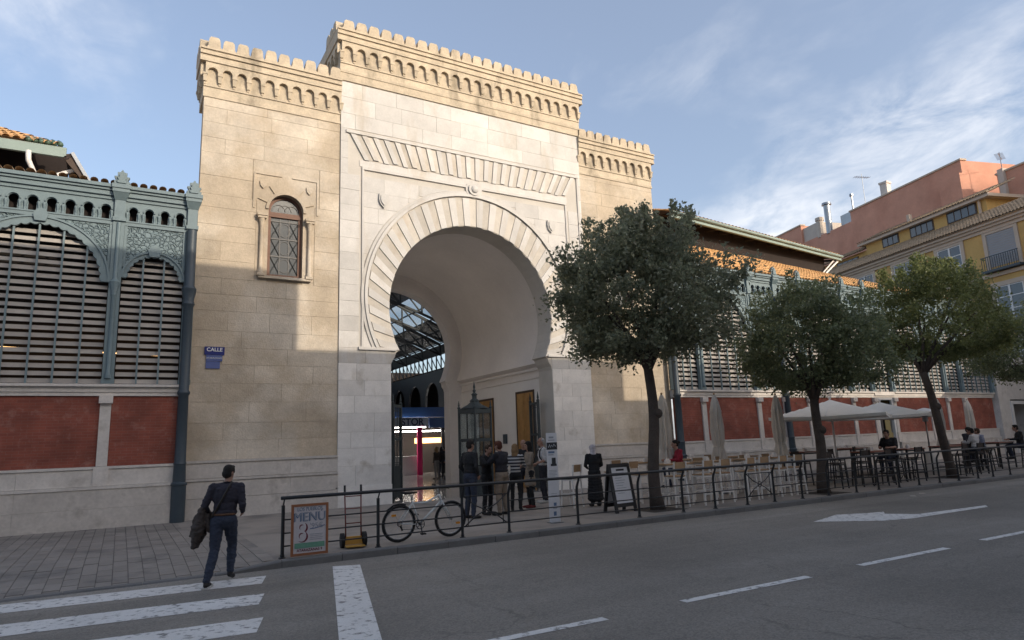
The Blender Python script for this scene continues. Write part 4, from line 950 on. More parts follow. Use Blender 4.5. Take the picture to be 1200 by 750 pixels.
hpart('penthouse', 'render_wall', rh, 28.2, 30.95, 24, 26.3, -12, -8.4)
hpart('stair_head', 'zinc', rh, 20.5, 25, 24.3, 25.9, -14, -8.8)
mb = MB(); mb.lathe([(.42,24.2),(.42,26.2),(.5,26.25),(.5,26.6),(.1,26.75)], hp(27.8,0,-8.3).xy, 10); mb.build('chimney', 'render_wall', rh)
mb = MB(); mb.lathe([(.36,24.2),(.36,27.6),(.55,27.65),(.5,27.9)], hp(26.25,0,-8.2).xy, 10); mb.build('flue', 'zinc', rh, smooth=40)
mb = MB(); mb.lathe([(.1,25),(.1,27.2),(.22,27.25),(.2,27.5)], hp(22.3,0,-8.2).xy, 8); mb.build('flue', 'zinc', rh, smooth=40)
mb = MB(); mb.box(-.35,.35,-.35,.35,0,1.1); mb.box(-.42,.42,-.42,.42,1.1,1.3); o = mb.build('chimney', 'white_stone', rh, local=True); o.location = hp(15.8,24.8,-6.4)-wloc(rh)
ant = thing('roof_antenna', 'thin television aerial on the terracotta block', 'antenna', hp(20.9,24.6,-8.6))
mb = MB(); mb.tube([(0,0,0),(0,0,4.7)], .035, 6); mb.build('mast', 'zinc', ant, local=True)
mb = MB(); mb.tube([(-.9,.3,4.3),(.9,-.3,4.3)], .025, 5)
for q in range(7): x = -.8+q*.26; mb.tube([(x,-x*.33-.3,4.3),(x+.05,-x*.33+.3,4.3)], .018, 4)
mb.build('aerial', 'zinc', ant, local=True)
ant2 = dup(ant, hp(5.3,20.0,-8.2), .6, 'short aerial at the corner of the terracotta block on the right')
# ================================================================ the block across the street, behind the photographer: it shades the road
ob = thing('street_block', 'row of apartment houses across the street behind the viewer', 'apartment block', (20,-10,0))
OB = [(-70,16.95,18.5),(16.95,28.5,15.98),(28.5,60,14.3),(60,120,16.5)]
OB = [(-70,16.6,19.0),(16.6,29.5,16.52),(29.5,54,14.95),(54,120,16.6)]
for i, (a,b,h) in enumerate(OB):
    mb = MB(); mb.box(a,b,-18,-6,-.2,h); mb.build('wall', 'far_wall', ob)
    n = int((b-a)/3.2)
    for q in range(n):
        for fl in range(4):
            x = a+(b-a)*(q+.5)/n; z = 1.0+fl*3.5
            if z+2.2 < h-.6 and -30 < x < 70:
                mb = MB(); mb.box(x-.6,x+.6,-6.05,-5.98,z,z+2.2); mb.build('window', 'pane_dark', ob)

# ================================================================ street trees
def street_tree(name, label, base, top, lean, crown, leafmat, nleaf, seed, leaf=.075, sprigs=10, core=.75):
    rng = np.random.default_rng(seed); t = thing(name, label, 'tree', (base[0], base[1], 0), 0, 'clipped street trees along the railing')
    bx_, by_ = base; cx, cy, cz, rx, ry, rz = crown
    # trunk with a few limbs
    mb = MB(); fork = Vector((bx_+lean[0], by_+lean[1], top))
    pts = [Vector((bx_,by_,-.05))]; N_ = 9
    for i in range(1, N_+1):
        f = i/N_; pts.append(Vector((bx_+lean[0]*f**1.3+.05*math.sin(f*7+seed), by_+lean[1]*f+.03*math.cos(f*5), top*f)))
    rad = [.21]+[.155-.035*i/N_ for i in range(1, N_+1)]; mb.tube(pts, rad, 12)
    mb.ball(tuple(pts[6]+Vector((.05,-.05,0))), (.16,.15,.14), 8, 6)
    mb.build('trunk', 'bark', t, smooth=True)
    for k in range(9):
        a = 2*math.pi*k/9+rng.uniform(-.3,.3); e = rng.uniform(.25,.95)
        tip = Vector((cx+rx*.72*math.cos(a)*(1-.4*e), cy+ry*.72*math.sin(a)*(1-.4*e), cz-rz*.5+rz*1.2*e)); mid = fork.lerp(tip, .5)+Vector((0,0,.22-.3*e+rng.uniform(-.1,.1)))
        mb = MB(); mb.tube([pts[-1]-Vector((0,0,.12)), fork.lerp(mid,.5)+Vector((0,0,.04)), mid, mid.lerp(tip,.6), tip], [.075,.06,.045,.03,.012], 7); mb.build('limb', 'bark', t, smooth=True)
    # foliage: leaves in clumps through the crown's volume
    nc = 330; d = rng.normal(size=(nc,3)); d /= np.linalg.norm(d,axis=1)[:,None]; rr = rng.uniform(.35,1,nc)**.5
    lump = .97+.09*np.sin(3*np.arctan2(d[:,1],d[:,0])+seed)+.09*np.sin(5*d[:,2]+seed*2)+rng.normal(0,.065,nc)
    P = d*(rr*lump)[:,None]*np.array([rx,ry,rz])
    flat = P[:,2] < -.55*rz; P[flat,2] = -.55*rz+(P[flat,2]+.55*rz)*.35      # clipped underside
    P += np.array([cx,cy,cz])
    sp = []
    for k in range(sprigs):            # shoots above the outline
        a = rng.uniform(0,2*math.pi); q = rng.uniform(0,.75); b0 = np.array([cx+rx*q*math.cos(a), cy+ry*q*math.sin(a), cz+rz*math.sqrt(1-q*q)*.9]); L_ = rng.uniform(.35,.95)
        for s_ in np.linspace(0,1,6): sp.append((b0+np.array([.12*s_*rng.normal(), .12*s_*rng.normal(), L_*s_]), .06+.10*(1-s_)))
    per = nleaf//nc
    C_ = np.repeat(P, per, 0); sd = np.repeat(rng.uniform(.09,.26,nc), per)
    off = rng.normal(size=C_.shape)*sd[:,None]*np.array([1,1,.8]); C_ = C_+off
    if sp:
        S_ = np.repeat(np.array([s[0] for s in sp]), 30, 0); ss = np.repeat(np.array([s[1] for s in sp]), 30); C_ = np.vstack([C_, S_+rng.normal(size=S_.shape)*ss[:,None]*np.array([1,1,1.1])])
    n = len(C_); out = C_-np.array([cx,cy,cz]); out /= np.linalg.norm(out,axis=1)[:,None]+1e-6
    ax = rng.normal(size=(n,3))+out*.8+np.array([0,0,.35]); ax /= np.linalg.norm(ax,axis=1)[:,None]
    sd_ = np.cross(ax, rng.normal(size=(n,3))); sd_ /= np.linalg.norm(sd_,axis=1)[:,None]
    L_ = leaf*rng.uniform(.5,1.5,n)[:,None]; W_ = L_*.30
    nrm = np.cross(ax, sd_)
    v = np.stack([C_-ax*L_*.5, C_+sd_*W_+nrm*L_*.06, C_+ax*L_*.5-nrm*L_*.05, C_-sd_*W_+nrm*L_*.06], 1).reshape(-1,3)
    me = bpy.data.meshes.new('foliage'); me.vertices.add(4*n); me.vertices.foreach_set('co', v.ravel()); me.loops.add(4*n); me.loops.foreach_set('vertex_index', np.arange(4*n)); me.polygons.add(n); me.polygons.foreach_set('loop_start', np.arange(0,4*n,4)); me.update(); me.validate()
    me.materials.append(MAT[leafmat]); o = link('crown', me, t); 
    pit = MB(); pit.box(bx_-.55,bx_+.55,by_-.5,by_+.5,-.02,.006); pit.build('tree_pit', 'soil', t)
    return t
mat('soil', (.05,.04,.032), .95, var=.3, vs=6, bump=.6, bs=40)
def leafy(name):      # a little light comes through the leaves
    m = MAT[name]; N = m.node_tree.nodes; L = m.node_tree.links; b = N['Principled BSDF']; o = N['Material Output']
    tl = N.new('ShaderNodeBsdfTranslucent'); mi = N.new('ShaderNodeMixShader'); mi.inputs[0].default_value = .5
    src = b.inputs['Base Color'].links[0].from_socket; L.new(src, tl.inputs[0]); L.new(b.outputs[0], mi.inputs[1]); L.new(tl.outputs[0], mi.inputs[2]); L.new(mi.outputs[0], o.inputs[0])
for q in ('leaf_grey','leaf_green','leaf_bright'): leafy(q)
street_tree('street_tree', 'large grey-green clipped tree in front of the right tower of the gateway', (11.66,13.05), 3.55, (.14,.1), (11.72,13.2,5.30,2.42,2.42,1.88), 'leaf_grey', 40000, 3, .105, 44)
street_tree('street_tree', 'round dark green clipped tree beside the open parasols', (17.72,12.7), 2.7, (.15,.05), (18.35,12.95,4.30,2.35,2.3,1.75), 'leaf_green', 32000, 5, .10, 14)
street_tree('street_tree', 'leaning tree with bright sunlit top, third along the railing', (25.2,12.95), 3.7, (-.75,.1), (25.9,13.1,5.55,2.75,2.6,1.85), 'leaf_bright', 32000, 8, .10, 30)
street_tree('street_tree', 'dark tree cut by the right edge of the picture', (32.9,13.0), 3.2, (.1,.05), (33.0,13.2,4.75,2.6,2.4,1.55), 'leaf_green', 26000, 11, .10, 10)

# ================================================================ railing along the kerb
FY = 12.10
fence = thing('street_railing', 'dark iron pedestrian railing with crossed panels along the kerb', 'railing', (2.45, FY, 0))
PX = [2.45,4.12,5.81,6.85,8.55,10.25,11.60,12.66,13.80,14.83,15.95,17.07,18.34,19.42,20.47,21.55,22.72,23.87,25.1,26.1,27.3,28.6,29.9,31.2,32.5,33.8,35.1]
pm = MB(); pm.tube([(0,0,-.02),(0,0,.70),(0,-.012,.78),(0,-.05,.86),(0,-.085,.92),(0,-.09,.965)], [.028,.028,.028,.026,.024,.022], 8); pm.lathe([(.06,0),(.06,.012),(.034,.02),(.034,.06)], (0,0), 8); pme = pm.mesh('post', 'iron_black', smooth=40)
pm0 = MB(); pm0.tube([(0,0,-.02),(0,0,.86)], .03, 8); pm0.tube([(0,0,.86),(0,-.09,.97)], .014, 6); pm0.lathe([(.06,0),(.06,.012),(.036,.02),(.036,.06)], (0,0), 8); pme0 = pm0.mesh('post', 'iron_black', smooth=40)
for i, x in enumerate(PX): link('post', pme0 if i < 2 else pme, fence, loc=(x, FY, 0))
mb = MB(); mb.tube([(PX[0]-.06,FY-.09,.985)]+[(x,FY-.09,.985) for x in PX[1:]], .031, 10); mb.build('handrail', 'iron_black', fence, smooth=True)
for i in range(len(PX)-1):
    a, b = PX[i], PX[i+1]
    if i in (2,8,14):      # panel with crossed bars
        mb = MB(); mb.tube([(a,FY,.20),(b,FY,.20)], .016, 6); mb.tube([(a,FY,.76),(b,FY,.76)], .014, 6)
        for s in (1,-1):
            zz = [.20,.38,.48,.58,.76] if s > 0 else [.76,.58,.48,.38,.20]; xx = [a+.05,a+.28*(b-a),(a+b)/2,a+.72*(b-a),b-.05]
            mb.tube([(xq,FY-.012*s,zq) for xq,zq in zip(xx,zz)], .012, 6)
        mb.tube([(a+.13,FY,.20),(a+.13,FY,.76)], .009, 5); mb.tube([(b-.13,FY,.20),(b-.13,FY,.76)], .009, 5)
        mb.tube([((a+b)/2+.07*math.cos(q*math.pi/6), FY, .48+.07*math.sin(q*math.pi/6)) for q in range(12)], .011, 5, True)
        mb.build('cross_panel', 'iron_black', fence, smooth=True)
    else:
        for z in (.19,.40,.62):
            mb = MB(); mb.tube([(a,FY,z),(b,FY,z)], .0135, 6); mb.build('rail', 'iron_black', fence, smooth=True)

# ---------------------------------------------------------------- menu board
bd = thing('menu_board', 'brown framed lunch menu board with a big 8 hung on the railing end', 'menu board', (2.86, FY-.16, 0))
def lbox(nm, m_, par, x0,x1,y0,y1,z0,z1): mb = MB(); mb.box(x0,x1,y0,y1,z0,z1); return mb.build(nm, m_, par, local=True)
lbox('panel','menu_paper',bd,-.27,.27,-.012,.012,.07,.83)
for (x0,x1,z0,z1) in ((-.31,-.27,.03,.87),(.27,.31,.03,.87),(-.27,.27,.83,.87),(-.27,.27,.03,.07)): lbox('frame','menu_frame',bd,x0,x1,-.022,.018,z0,z1)
lbox('print','menu_green',bd,-.25,.25,-.0155,-.0125,.15,.235)
def ltext(par, txt, size, m_, x, y, z, bold=0, sx=1, rot=0):
    o = link('lettering', text_mesh(txt, size, m_, 'lettering', .0012, bold), par, True); o.location = (x,y,z); o.rotation_euler = (R(90),-rot,0); o.scale = (sx,1,1); return o
ltext(bd,'LOS PUEBLOS',.085,'ink_grey',0,-.016,.785,.001,.82); ltext(bd,'LOS PUEBLOS',.085,'menu_blue',-.004,-.014,.781,.001,.82)
ltext(bd,'MENÚ',.21,'menu_blue',-.012,-.014,.645,0,.95); ltext(bd,'MENÚ',.21,'ink_grey',.004,-.0175,.653,0,.93)
ltext(bd,'8',.46,'menu_red',-.12,-.014,.385,0,.9); ltext(bd,'8',.46,'menu_paper',-.14,-.0175,.40,0,.80)
ltext(bd,"'95€",.12,'ink_grey',.11,-.016,.50,.001)
mb = MB(); mb.tube([(-.0,-.016,.455),(.1,-.016,.46),(.25,-.016,.50)], .006, 4); mb.build('print','menu_blue',bd,local=True)
for q in range(4): lbox('print','ink_grey',bd,.0,.22-.02*(q%2),-.0155,-.0125,.36-.028*q,.368-.028*q)
ltext(bd,'ATARAZANAS 9',.062,'menu_red',0,-.016,.115,.001,.95)
# ---------------------------------------------------------------- sack trolley
tr = thing('hand_trolley', 'yellow and red sack trolley with black wheels behind the railing', 'hand trolley', (3.78, 12.46, 0), R(-6))
for s in (-1,1):
    mb = MB(); mb.tube([(s*.14,.02,.14),(s*.14,.05,.45),(s*.15,.10,.92)], .014, 6); mb.build('upright','red_paint',tr,local=True,smooth=True)
    mb = MB(); mb.tube([(s*.15,.10,.92),(s*.15,.11,1.10)], .021, 7); mb.build('grip','rubber',tr,local=True,smooth=True)
    mb = MB(); mb.tube([(s*.20+d,.03,.13) for d in (-.035,-.03,.03,.035)], [.10,.13,.13,.10], 18); mb.build('wheel','rubber',tr,local=True,smooth=50)
mb = MB()
for z in (.42,.68,.9): mb.tube([(-.14,.05+.04*(z-.4),z),(.14,.05+.04*(z-.4),z)], .011, 6)
mb.build('crossbar','red_paint',tr,local=True,smooth=True)
mb = MB(); mb.hexa([(-.16,-.02,.05),(.16,-.02,.05),(.16,.07,.05),(-.16,.07,.05)],[(-.14,-.01,.19),(.14,-.01,.19),(.14,.06,.19),(-.14,.06,.19)]); mb.box(-.17,.17,-.24,-.02,.03,.045); mb.build('toe_plate','yellow_paint',tr,local=True)
# ---------------------------------------------------------------- bicycle
bk_ = thing('bicycle', 'white mountain bicycle leaning on the railing', 'bicycle', (4.62, 12.40, 0), R(1.5))
bk_.rotation_euler = (R(4), 0, R(1.5))
def wheel(x):
    w_ = MB(); w_.tube([(x+.318*math.cos(q*math.pi/16), 0, .345+.318*math.sin(q*math.pi/16)) for q in range(32)], .026, 8, True); w_ = w_.build('wheel','rubber',bk_,local=True,smooth=True)
    mb = MB(); mb.tube([(x+.286*math.cos(q*math.pi/16), 0, .345+.286*math.sin(q*math.pi/16)) for q in range(32)], .011, 6, True); mb.build('rim','steel',w_,local=True,smooth=True)
    mb = MB(); mb.tube([(x,-.045,.345),(x,.045,.345)], .024, 8)
    for q in range(18):
        a = 2*math.pi*q/18; mb.tube([(x,(.03 if q%2 else -.03),.345),(x+.283*math.cos(a),0,.345+.283*math.sin(a))], .0018, 3)
    mb.build('spokes','steel',w_,local=True)
    mb = MB(); a = R(125 if x < .5 else -30); mb.box(x+.19*math.cos(a)-.045,x+.19*math.cos(a)+.045,-.012,.004,.345+.19*math.sin(a)-.02,.345+.19*math.sin(a)+.02); mb.build('reflector','amber',w_,local=True)
wheel(0); wheel(1.08)
BB = (.42,0,.30); ST = (.26,0,.74); HT = (.83,0,.82); HB = (.86,0,.70); RA = (0,0,.345); FA = (1.08,0,.345)
mb = MB(); mb.tube([BB,ST],.017,8); mb.tube([(HB[0]-.005,0,HB[2]-.02),(.62,0,.47),BB],.024,8); mb.tube([(.275,0,.70),(.55,0,.69),HT],.018,8); mb.tube([HB,HT],.024,8)
for s in (-1,1): mb.tube([(BB[0],s*.02,BB[2]),(.2,s*.05,.32),(RA[0],s*.06,RA[2])],.010,6); mb.tube([(ST[0],s*.02,.70),(RA[0],s*.06,RA[2])],.009,6)
mb.build('frame','bike_white',bk_,local=True,smooth=True)
mb = MB()
for s in (-1,1): mb.tube([(HB[0]+.01,s*.055,HB[2]-.01),(.97,s*.06,.52),(FA[0],s*.055,FA[2])],[.016,.015,.010],7)
mb.beam((HB[0]+.01,-.065,HB[2]-.01),(HB[0]+.01,.065,HB[2]-.01),.035); mb.build('fork','bike_white',bk_,local=True,smooth=True)
mb = MB(); mb.tube([ST,(.235,0,.86)],.013,7); mb.build('seat_post','steel',bk_,local=True,smooth=True)
mb = MB(); mb.hexa([(.08,-.075,.875),(.36,-.02,.885),(.36,.02,.885),(.08,.075,.875)],[(.06,-.085,.925),(.37,-.02,.905),(.37,.02,.905),(.06,.085,.925)]); mb.build('saddle','rubber',bk_,local=True,smooth=60)
mb = MB(); mb.tube([HT,(.80,0,.93),(.87,0,.97)],.015,7); mb.tube([(.84,-.30,.985),(.86,-.16,.985),(.87,0,.97),(.86,.16,.985),(.84,.30,.985)],.012,7); mb.build('handlebar','steel',bk_,local=True,smooth=True)
for s in (-1,1):
    mb = MB(); mb.tube([(.84,s*.20,.985),(.83,s*.32,.985)],.017,7); mb.tube([(.88,s*.2,.975),(.92,s*.26,.95)],.006,5); mb.build('grip','rubber',bk_,local=True,smooth=True)
mb = MB(); mb.tube([(BB[0]+.085*math.cos(q*math.pi/9),-.045,BB[2]+.085*math.sin(q*math.pi/9)) for q in range(18)],.008,5,True); mb.tube([(BB[0],-.06,BB[2]),(BB[0],.06,BB[2])],.022,8)
for q in range(5): a = q*2*math.pi/5; mb.tube([(BB[0],-.045,BB[2]),(BB[0]+.08*math.cos(a),-.045,BB[2]+.08*math.sin(a))],.007,4)
mb.tube([(BB[0],-.06,BB[2]),(BB[0]+.03,-.07,BB[2]-.165)],.011,6); mb.tube([(BB[0],.06,BB[2]),(BB[0]-.03,.07,BB[2]+.165)],.011,6); mb.build('crank','iron_black',bk_,local=True,smooth=True)
for s in (-1,1): lbox('pedal','rubber',bk_,BB[0]-s*.03-.045,BB[0]-s*.03+.045,min(s*.075,s*.16),max(s*.075,s*.16),BB[2]+s*.165-.012,BB[2]+s*.165+.012)
mb = MB(); mb.tube([(BB[0],-.045,BB[2]+.085),(0,-.045,.345+.045)],.005,4); mb.tube([(BB[0],-.045,BB[2]-.085),(.03,-.045,.24),(0,-.045,.30)],.005,4); mb.tube([(.045*math.cos(q*math.pi/6),-.045,.345+.045*math.sin(q*math.pi/6)) for q in range(12)],.008,5,True); mb.tube([(.02,-.05,.30),(.05,-.05,.22)],.018,6); mb.build('chain','iron_black',bk_,local=True)
mb = MB(); mb.tube([(-.25,0,.60),(-.12,0,.685),(.0,0,.705),(.13,0,.68)],.014,6); mb.build('mudguard','rubber',bk_,local=True,smooth=True)
# ---------------------------------------------------------------- totem banner
bn_ = thing('banner_stand', 'narrow white printed banner stand behind the railing by the arch', 'banner', (8.37, 12.72, 0), R(-4))
lbox('sheet','paper',bn_,-.135,.135,-.008,.008,.02,1.95); lbox('foot','zinc',bn_,-.14,.14,-.12,.12,0,.02)
lbox('print','ink',bn_,-.135,.135,-.0105,-.0085,1.58,1.74); ltext(bn_,'abc',.001,'paper',0,-.011,1.0) if False else None
mb = MB(); mb.tube([(-.09,-.011,1.63),(-.06,-.011,1.69),(-.04,-.011,1.63),(-.01,-.011,1.68),(.02,-.011,1.64),(.05,-.011,1.70),(.09,-.011,1.65)],.008,4); mb.build('print','paper',bn_,local=True)
for (x0,x1,z0,z1,m_) in ((-.07,.05,1.83,1.87,'ink_grey'),(-.09,.07,1.78,1.80,'ink_grey'),(-.10,.06,1.50,1.545,'menu_blue'),(-.10,.03,1.455,1.48,'ink_grey'),(-.02,.08,1.27,1.40,'ink'),(-.05,.1,1.22,1.27,'ink'),(-.10,.10,1.12,1.13,'ink_grey'),(-.10,.10,1.09,1.10,'ink_grey'),(-.10,.08,1.06,1.07,'ink_grey'),(-.10,.10,1.03,1.04,'ink_grey'),(-.10,.05,1.00,1.01,'ink_grey'),(-.07,.07,.62,.63,'ink_grey'),(-.07,.07,.58,.59,'ink_grey'),(-.02,.05,.36,.43,'menu_blue'),(-.04,.06,.30,.32,'ink_grey'),(-.03,.04,.15,.24,'menu_blue')):
    lbox('print',m_,bn_,x0,x1,-.0105,-.0085,z0,z1)
# ---------------------------------------------------------------- A-board
ab = thing('sandwich_board', 'black framed sandwich board with a white menu sheet, in front of the woman in black', 'sandwich board', (10.72, 13.35, 0), R(8))
for s in (-1,1):
    p = MB(); tl_ = s*.20
    for (x0,x1,z0,z1) in ((-.38,-.29,0,1.16),(.29,.38,0,1.16),(-.29,.29,1.07,1.16),(-.29,.29,.13,.22)):
        f0 = lambda z: tl_*(1-z/1.16); p.hexa([(x0,f0(z0)-.02,z0),(x1,f0(z0)-.02,z0),(x1,f0(z1)-.02,z1),(x0,f0(z1)-.02,z1)],[(x0,f0(z0)+.02,z0),(x1,f0(z0)+.02,z0),(x1,f0(z1)+.02,z1),(x0,f0(z1)+.02,z1)])
    p = p.build('frame','black_frame',ab,local=True)
    q = MB(); f0 = lambda z: tl_*(1-z/1.16); q.hexa([(-.29,f0(.22)-.008,.22),(.29,f0(.22)-.008,.22),(.29,f0(1.07)-.008,1.07),(-.29,f0(1.07)-.008,1.07)],[(-.29,f0(.22)+.008,.22),(.29,f0(.22)+.008,.22),(.29,f0(1.07)+.008,1.07),(-.29,f0(1.07)+.008,1.07)]); q.build('sheet','paper',ab,local=True)
for q in range(9):
    z = .93-.06*q; y = -.2*(1-z/1.16)-.0115; lbox('print','ink_grey',ab,-.2,.14-.05*(q%3),y-.001,y+.001,z,z+.012)
y = -.2*(1-1.0/1.16)-.013; lbox('print','ink',ab,-.12,.16,y-.001,y+.002,.985,1.03)

# ================================================================ terrace furniture
mat('table_red', (.24,.085,.05), .45, var=.15, vs=4)
def bar_chair(name, frame, seat):
    t = thing(name, 'x', 'bar chair')
    for sx in (-1,1):
        for sy in (-1,1):
            mb = MB(); x0, y0 = sx*.20, sy*.19
            mb.beam((x0*1.08,y0*1.12,0),(x0*.92,y0*.92,.75),.034); 
            if sy > 0: mb.beam((x0*.92,y0*.92,.75),(x0*.95,y0*1.15,1.13),.034)
            mb.build('leg',frame,t,local=True)
    mb = MB(); mb.box(-.20,.20,-.19,.19,.755,.785); mb.build('seat',seat,t,local=True)
    mb = MB(); mb.box(-.19,.19,.185,.205,.93,1.12); mb.build('backrest',seat,t,local=True)
    mb = MB()
    for (a,b) in (((-.2,-.2,.28),(.2,-.2,.28)),((-.2,.2,.28),(.2,.2,.28)),((-.2,-.2,.36),(-.2,.2,.36)),((.2,-.2,.36),(.2,.2,.36)),((-.19,-.18,.72),(.19,-.18,.72)),((-.19,.18,.72),(.19,.18,.72)),((-.19,-.18,.72),(-.19,.18,.72)),((.19,-.18,.72),(.19,.18,.72))): mb.beam(a,b,.026)
    mb.build('stretcher',frame,t,local=True); return t
def high_table(name, frame, top, w=.7, d=.7, h=1.06):
    t = thing(name, 'x', 'high table')
    n = max(3, round(d/.14))
    for q in range(n): mb = MB(); mb.box(-w/2,w/2,-d/2+d*q/n+.004,-d/2+d*(q+1)/n-.004,h-.035,h); mb.build('plank',top,t,local=True)
    for sx in (-1,1):
        for sy in (-1,1): mb = MB(); mb.beam((sx*(w/2-.05),sy*(d/2-.05),0),(sx*(w/2-.05),sy*(d/2-.05),h-.036),.045); mb.build('leg',frame,t,local=True)
    mb = MB()
    for sy in (-1,1): mb.beam((-w/2+.05,sy*(d/2-.05),.25),(w/2-.05,sy*(d/2-.05),.25),.03); mb.beam((-w/2+.05,sy*(d/2-.05),h-.07),(w/2-.05,sy*(d/2-.05),h-.07),.05)
    mb.build('stretcher',frame,t,local=True); return t
proto = {}
def place(kind, maker, args, loc, rz, label, group):
    if kind not in proto: o = maker(*args); proto[kind] = o; o.location = loc; o.rotation_euler = (0,0,rz)
    else: o = dup(proto[kind], loc, rz)
    o['label'] = label; o['group'] = group; return o
WC = [(10.62,15.25,R(200),'lone white bar chair with wooden back by the right arch jamb'),
 (12.42,13.15,R(175),'white bar chair beside the trunk of the large grey-green tree'),(13.25,13.0,R(182),'white bar chair at the first high table past the large tree'),(14.0,13.1,R(178),'second white bar chair past the large tree, against the railing'),
 (14.85,13.0,R(185),'white bar chair behind the crossed railing panel'),(15.55,13.1,R(176),'white bar chair right of the crossed railing panel'),(16.25,13.05,R(184),'white bar chair two places left of the round dark green tree'),(17.0,13.1,R(180),'white bar chair next to the trunk of the round dark green tree'),
 (12.6,14.75,R(10),'white bar chair behind the large tree, facing the road'),(14.0,14.62,R(30),'white bar chair under the seated woman in red'),(15.0,14.7,R(-5),'white bar chair left of the middle folded parasol'),(16.0,14.75,R(8),'white bar chair by the middle folded parasol'),(17.0,14.7,R(-10),'white bar chair between the middle and right folded parasols'),(18.1,14.75,R(4),'white bar chair by the right folded parasol'),
 (13.2,16.7,R(175),'back row white bar chair nearest the right tower'),(15.2,16.8,R(185),'back row white bar chair near the second brick panel'),(17.2,16.8,R(178),'back row white bar chair behind the right folded parasol')]
for x,y,rz,lb in WC: place('wc', bar_chair, ('bar_chair','white_metal','wood_seat'), (x,y,0), rz, lb, 'white bar chairs on the terrace')
WT = [(12.95,13.85,'white legged high table with plank top nearest the large tree'),(14.5,13.85,'white legged high table in front of the woman in red'),(15.9,13.85,'white legged high table in line with the middle folded parasol'),(17.2,13.85,'white legged high table left of the round dark green tree'),(13.6,15.75,'back row high table nearest the right tower'),(15.6,15.8,'back row high table behind the middle folded parasol'),(17.8,15.75,'back row high table behind the right folded parasol')]
for x,y,lb in WT: place('wt', high_table, ('high_table','white_metal','wood_seat',1.0,.72), (x,y,0), random.uniform(-.03,.03), lb, 'white high tables on the terrace')
DT = [(21.6,13.55,'red-brown topped high table in front of the man in black'),(23.9,13.7,'dark legged high table behind the leaning tree trunk, left side'),(26.9,13.9,'dark legged high table right of the leaning tree trunk'),(29.1,14.35,'dark legged high table shared by the men in pale shirts'),(31.4,14.2,'dark legged high table of the group at the right edge'),(21.5,16.2,'back dark high table under the first open parasol'),(25.5,16.8,'back dark high table under the second open parasol')]
for x,y,lb in DT: place('dt', high_table, ('high_table','iron_black','table_red',1.2,.7), (x,y,0), random.uniform(-.04,.04), lb, 'dark high tables under the parasols')
DC = [(19.3,13.3,.2),(20.4,13.2,3.0),(21.2,12.95,3.2),(22.45,13.3,1.6),(23.2,13.1,3.1),(24.4,14.5,.1),(26.3,13.15,3.1),(27.5,13.2,3.0),(28.7,13.75,-.3),(29.5,13.85,.2),(30.6,14.9,.3),(31.9,14.85,-.2),(32.3,13.5,3.1),(19.8,14.9,.1),(22.3,15.3,.2),(24.8,16.0,.4)]
near = ['between the last white chairs and the first open parasol','under the first open parasol pole side, backed to the road','in front of the red-brown table, backed to the road','under the seated man in black','just left of the leaning tree trunk','behind the leaning tree trunk','right of the leaning tree trunk','near the patio heater, backed to the road','under the man in the white shirt','under the man in the grey-blue shirt','under the man seen beyond the pale shirts','under the man bending at the right edge','nearest the right edge, backed to the road','left under the first open parasol','deep under the first open parasol','deep under the second open parasol']
for (x,y,rz),lb in zip(DC, near): place('dc', bar_chair, ('bar_chair','iron_black','brown_cloth'), (x,y,0), rz, 'dark bar chair '+lb, 'dark bar chairs under the parasols')
def closed_parasol(loc, label, tilt=0):
    t = thing('folded_parasol', label, 'parasol', loc, 0, 'folded beige parasols')
    mb = MB(); n = 20; prof = [(.02,3.02),(.05,2.98),(.12,2.78),(.155,2.55),(.16,2.5),(.15,2.45),(.17,2.0),(.165,1.55),(.13,1.42),(.16,1.3),(.215,1.0),(.20,.88)]
    v = []
    for j,(r_,z) in enumerate(prof):
        for k in range(n):
            rr = r_*(1+(.22 if k % 2 else -.16)*min(1,(j/4))); v.append((rr*math.cos(2*math.pi*k/n)+.015*math.sin(z*5+k), rr*math.sin(2*math.pi*k/n), z+(.05*(k%3) if j == len(prof)-1 else 0)))
    f = [(i*n+k,i*n+(k+1)%n,(i+1)*n+(k+1)%n,(i+1)*n+k) for i in range(len(prof)-1) for k in range(n)]+[tuple(range(n))]
    mb.add(v,f); mb.build('canopy','canvas',t,local=True,smooth=60)
    mb = MB(); mb.tube([(.155*math.cos(q*math.pi/8),.155*math.sin(q*math.pi/8),1.42) for q in range(16)],.012,5,True); mb.build('tie','canvas',t,local=True)
    mb = MB(); mb.tube([(0,0,.05),(0,0,3.0)],.024,8); mb.ball((0,0,3.05),.035,8,6); mb.build('pole','wood_seat',t,local=True,smooth=True)
    mb = MB(); mb.box(-.28,.28,-.28,.28,0,.07); mb.build('base','zinc',t,local=True)
    return t
closed_parasol((13.92,15.05,0),'folded beige parasol between the large tree trunk and the brick wall')
closed_parasol((16.12,15.05,0),'folded beige parasol in front of the second brick panel')
closed_parasol((18.95,15.0,0),'folded beige parasol left of the round dark green tree')
closed_parasol((31.9,16.6,0),'folded beige parasol beside the patio heater')
closed_parasol((36.6,17.6,0),'folded beige parasol farthest along the right wing')
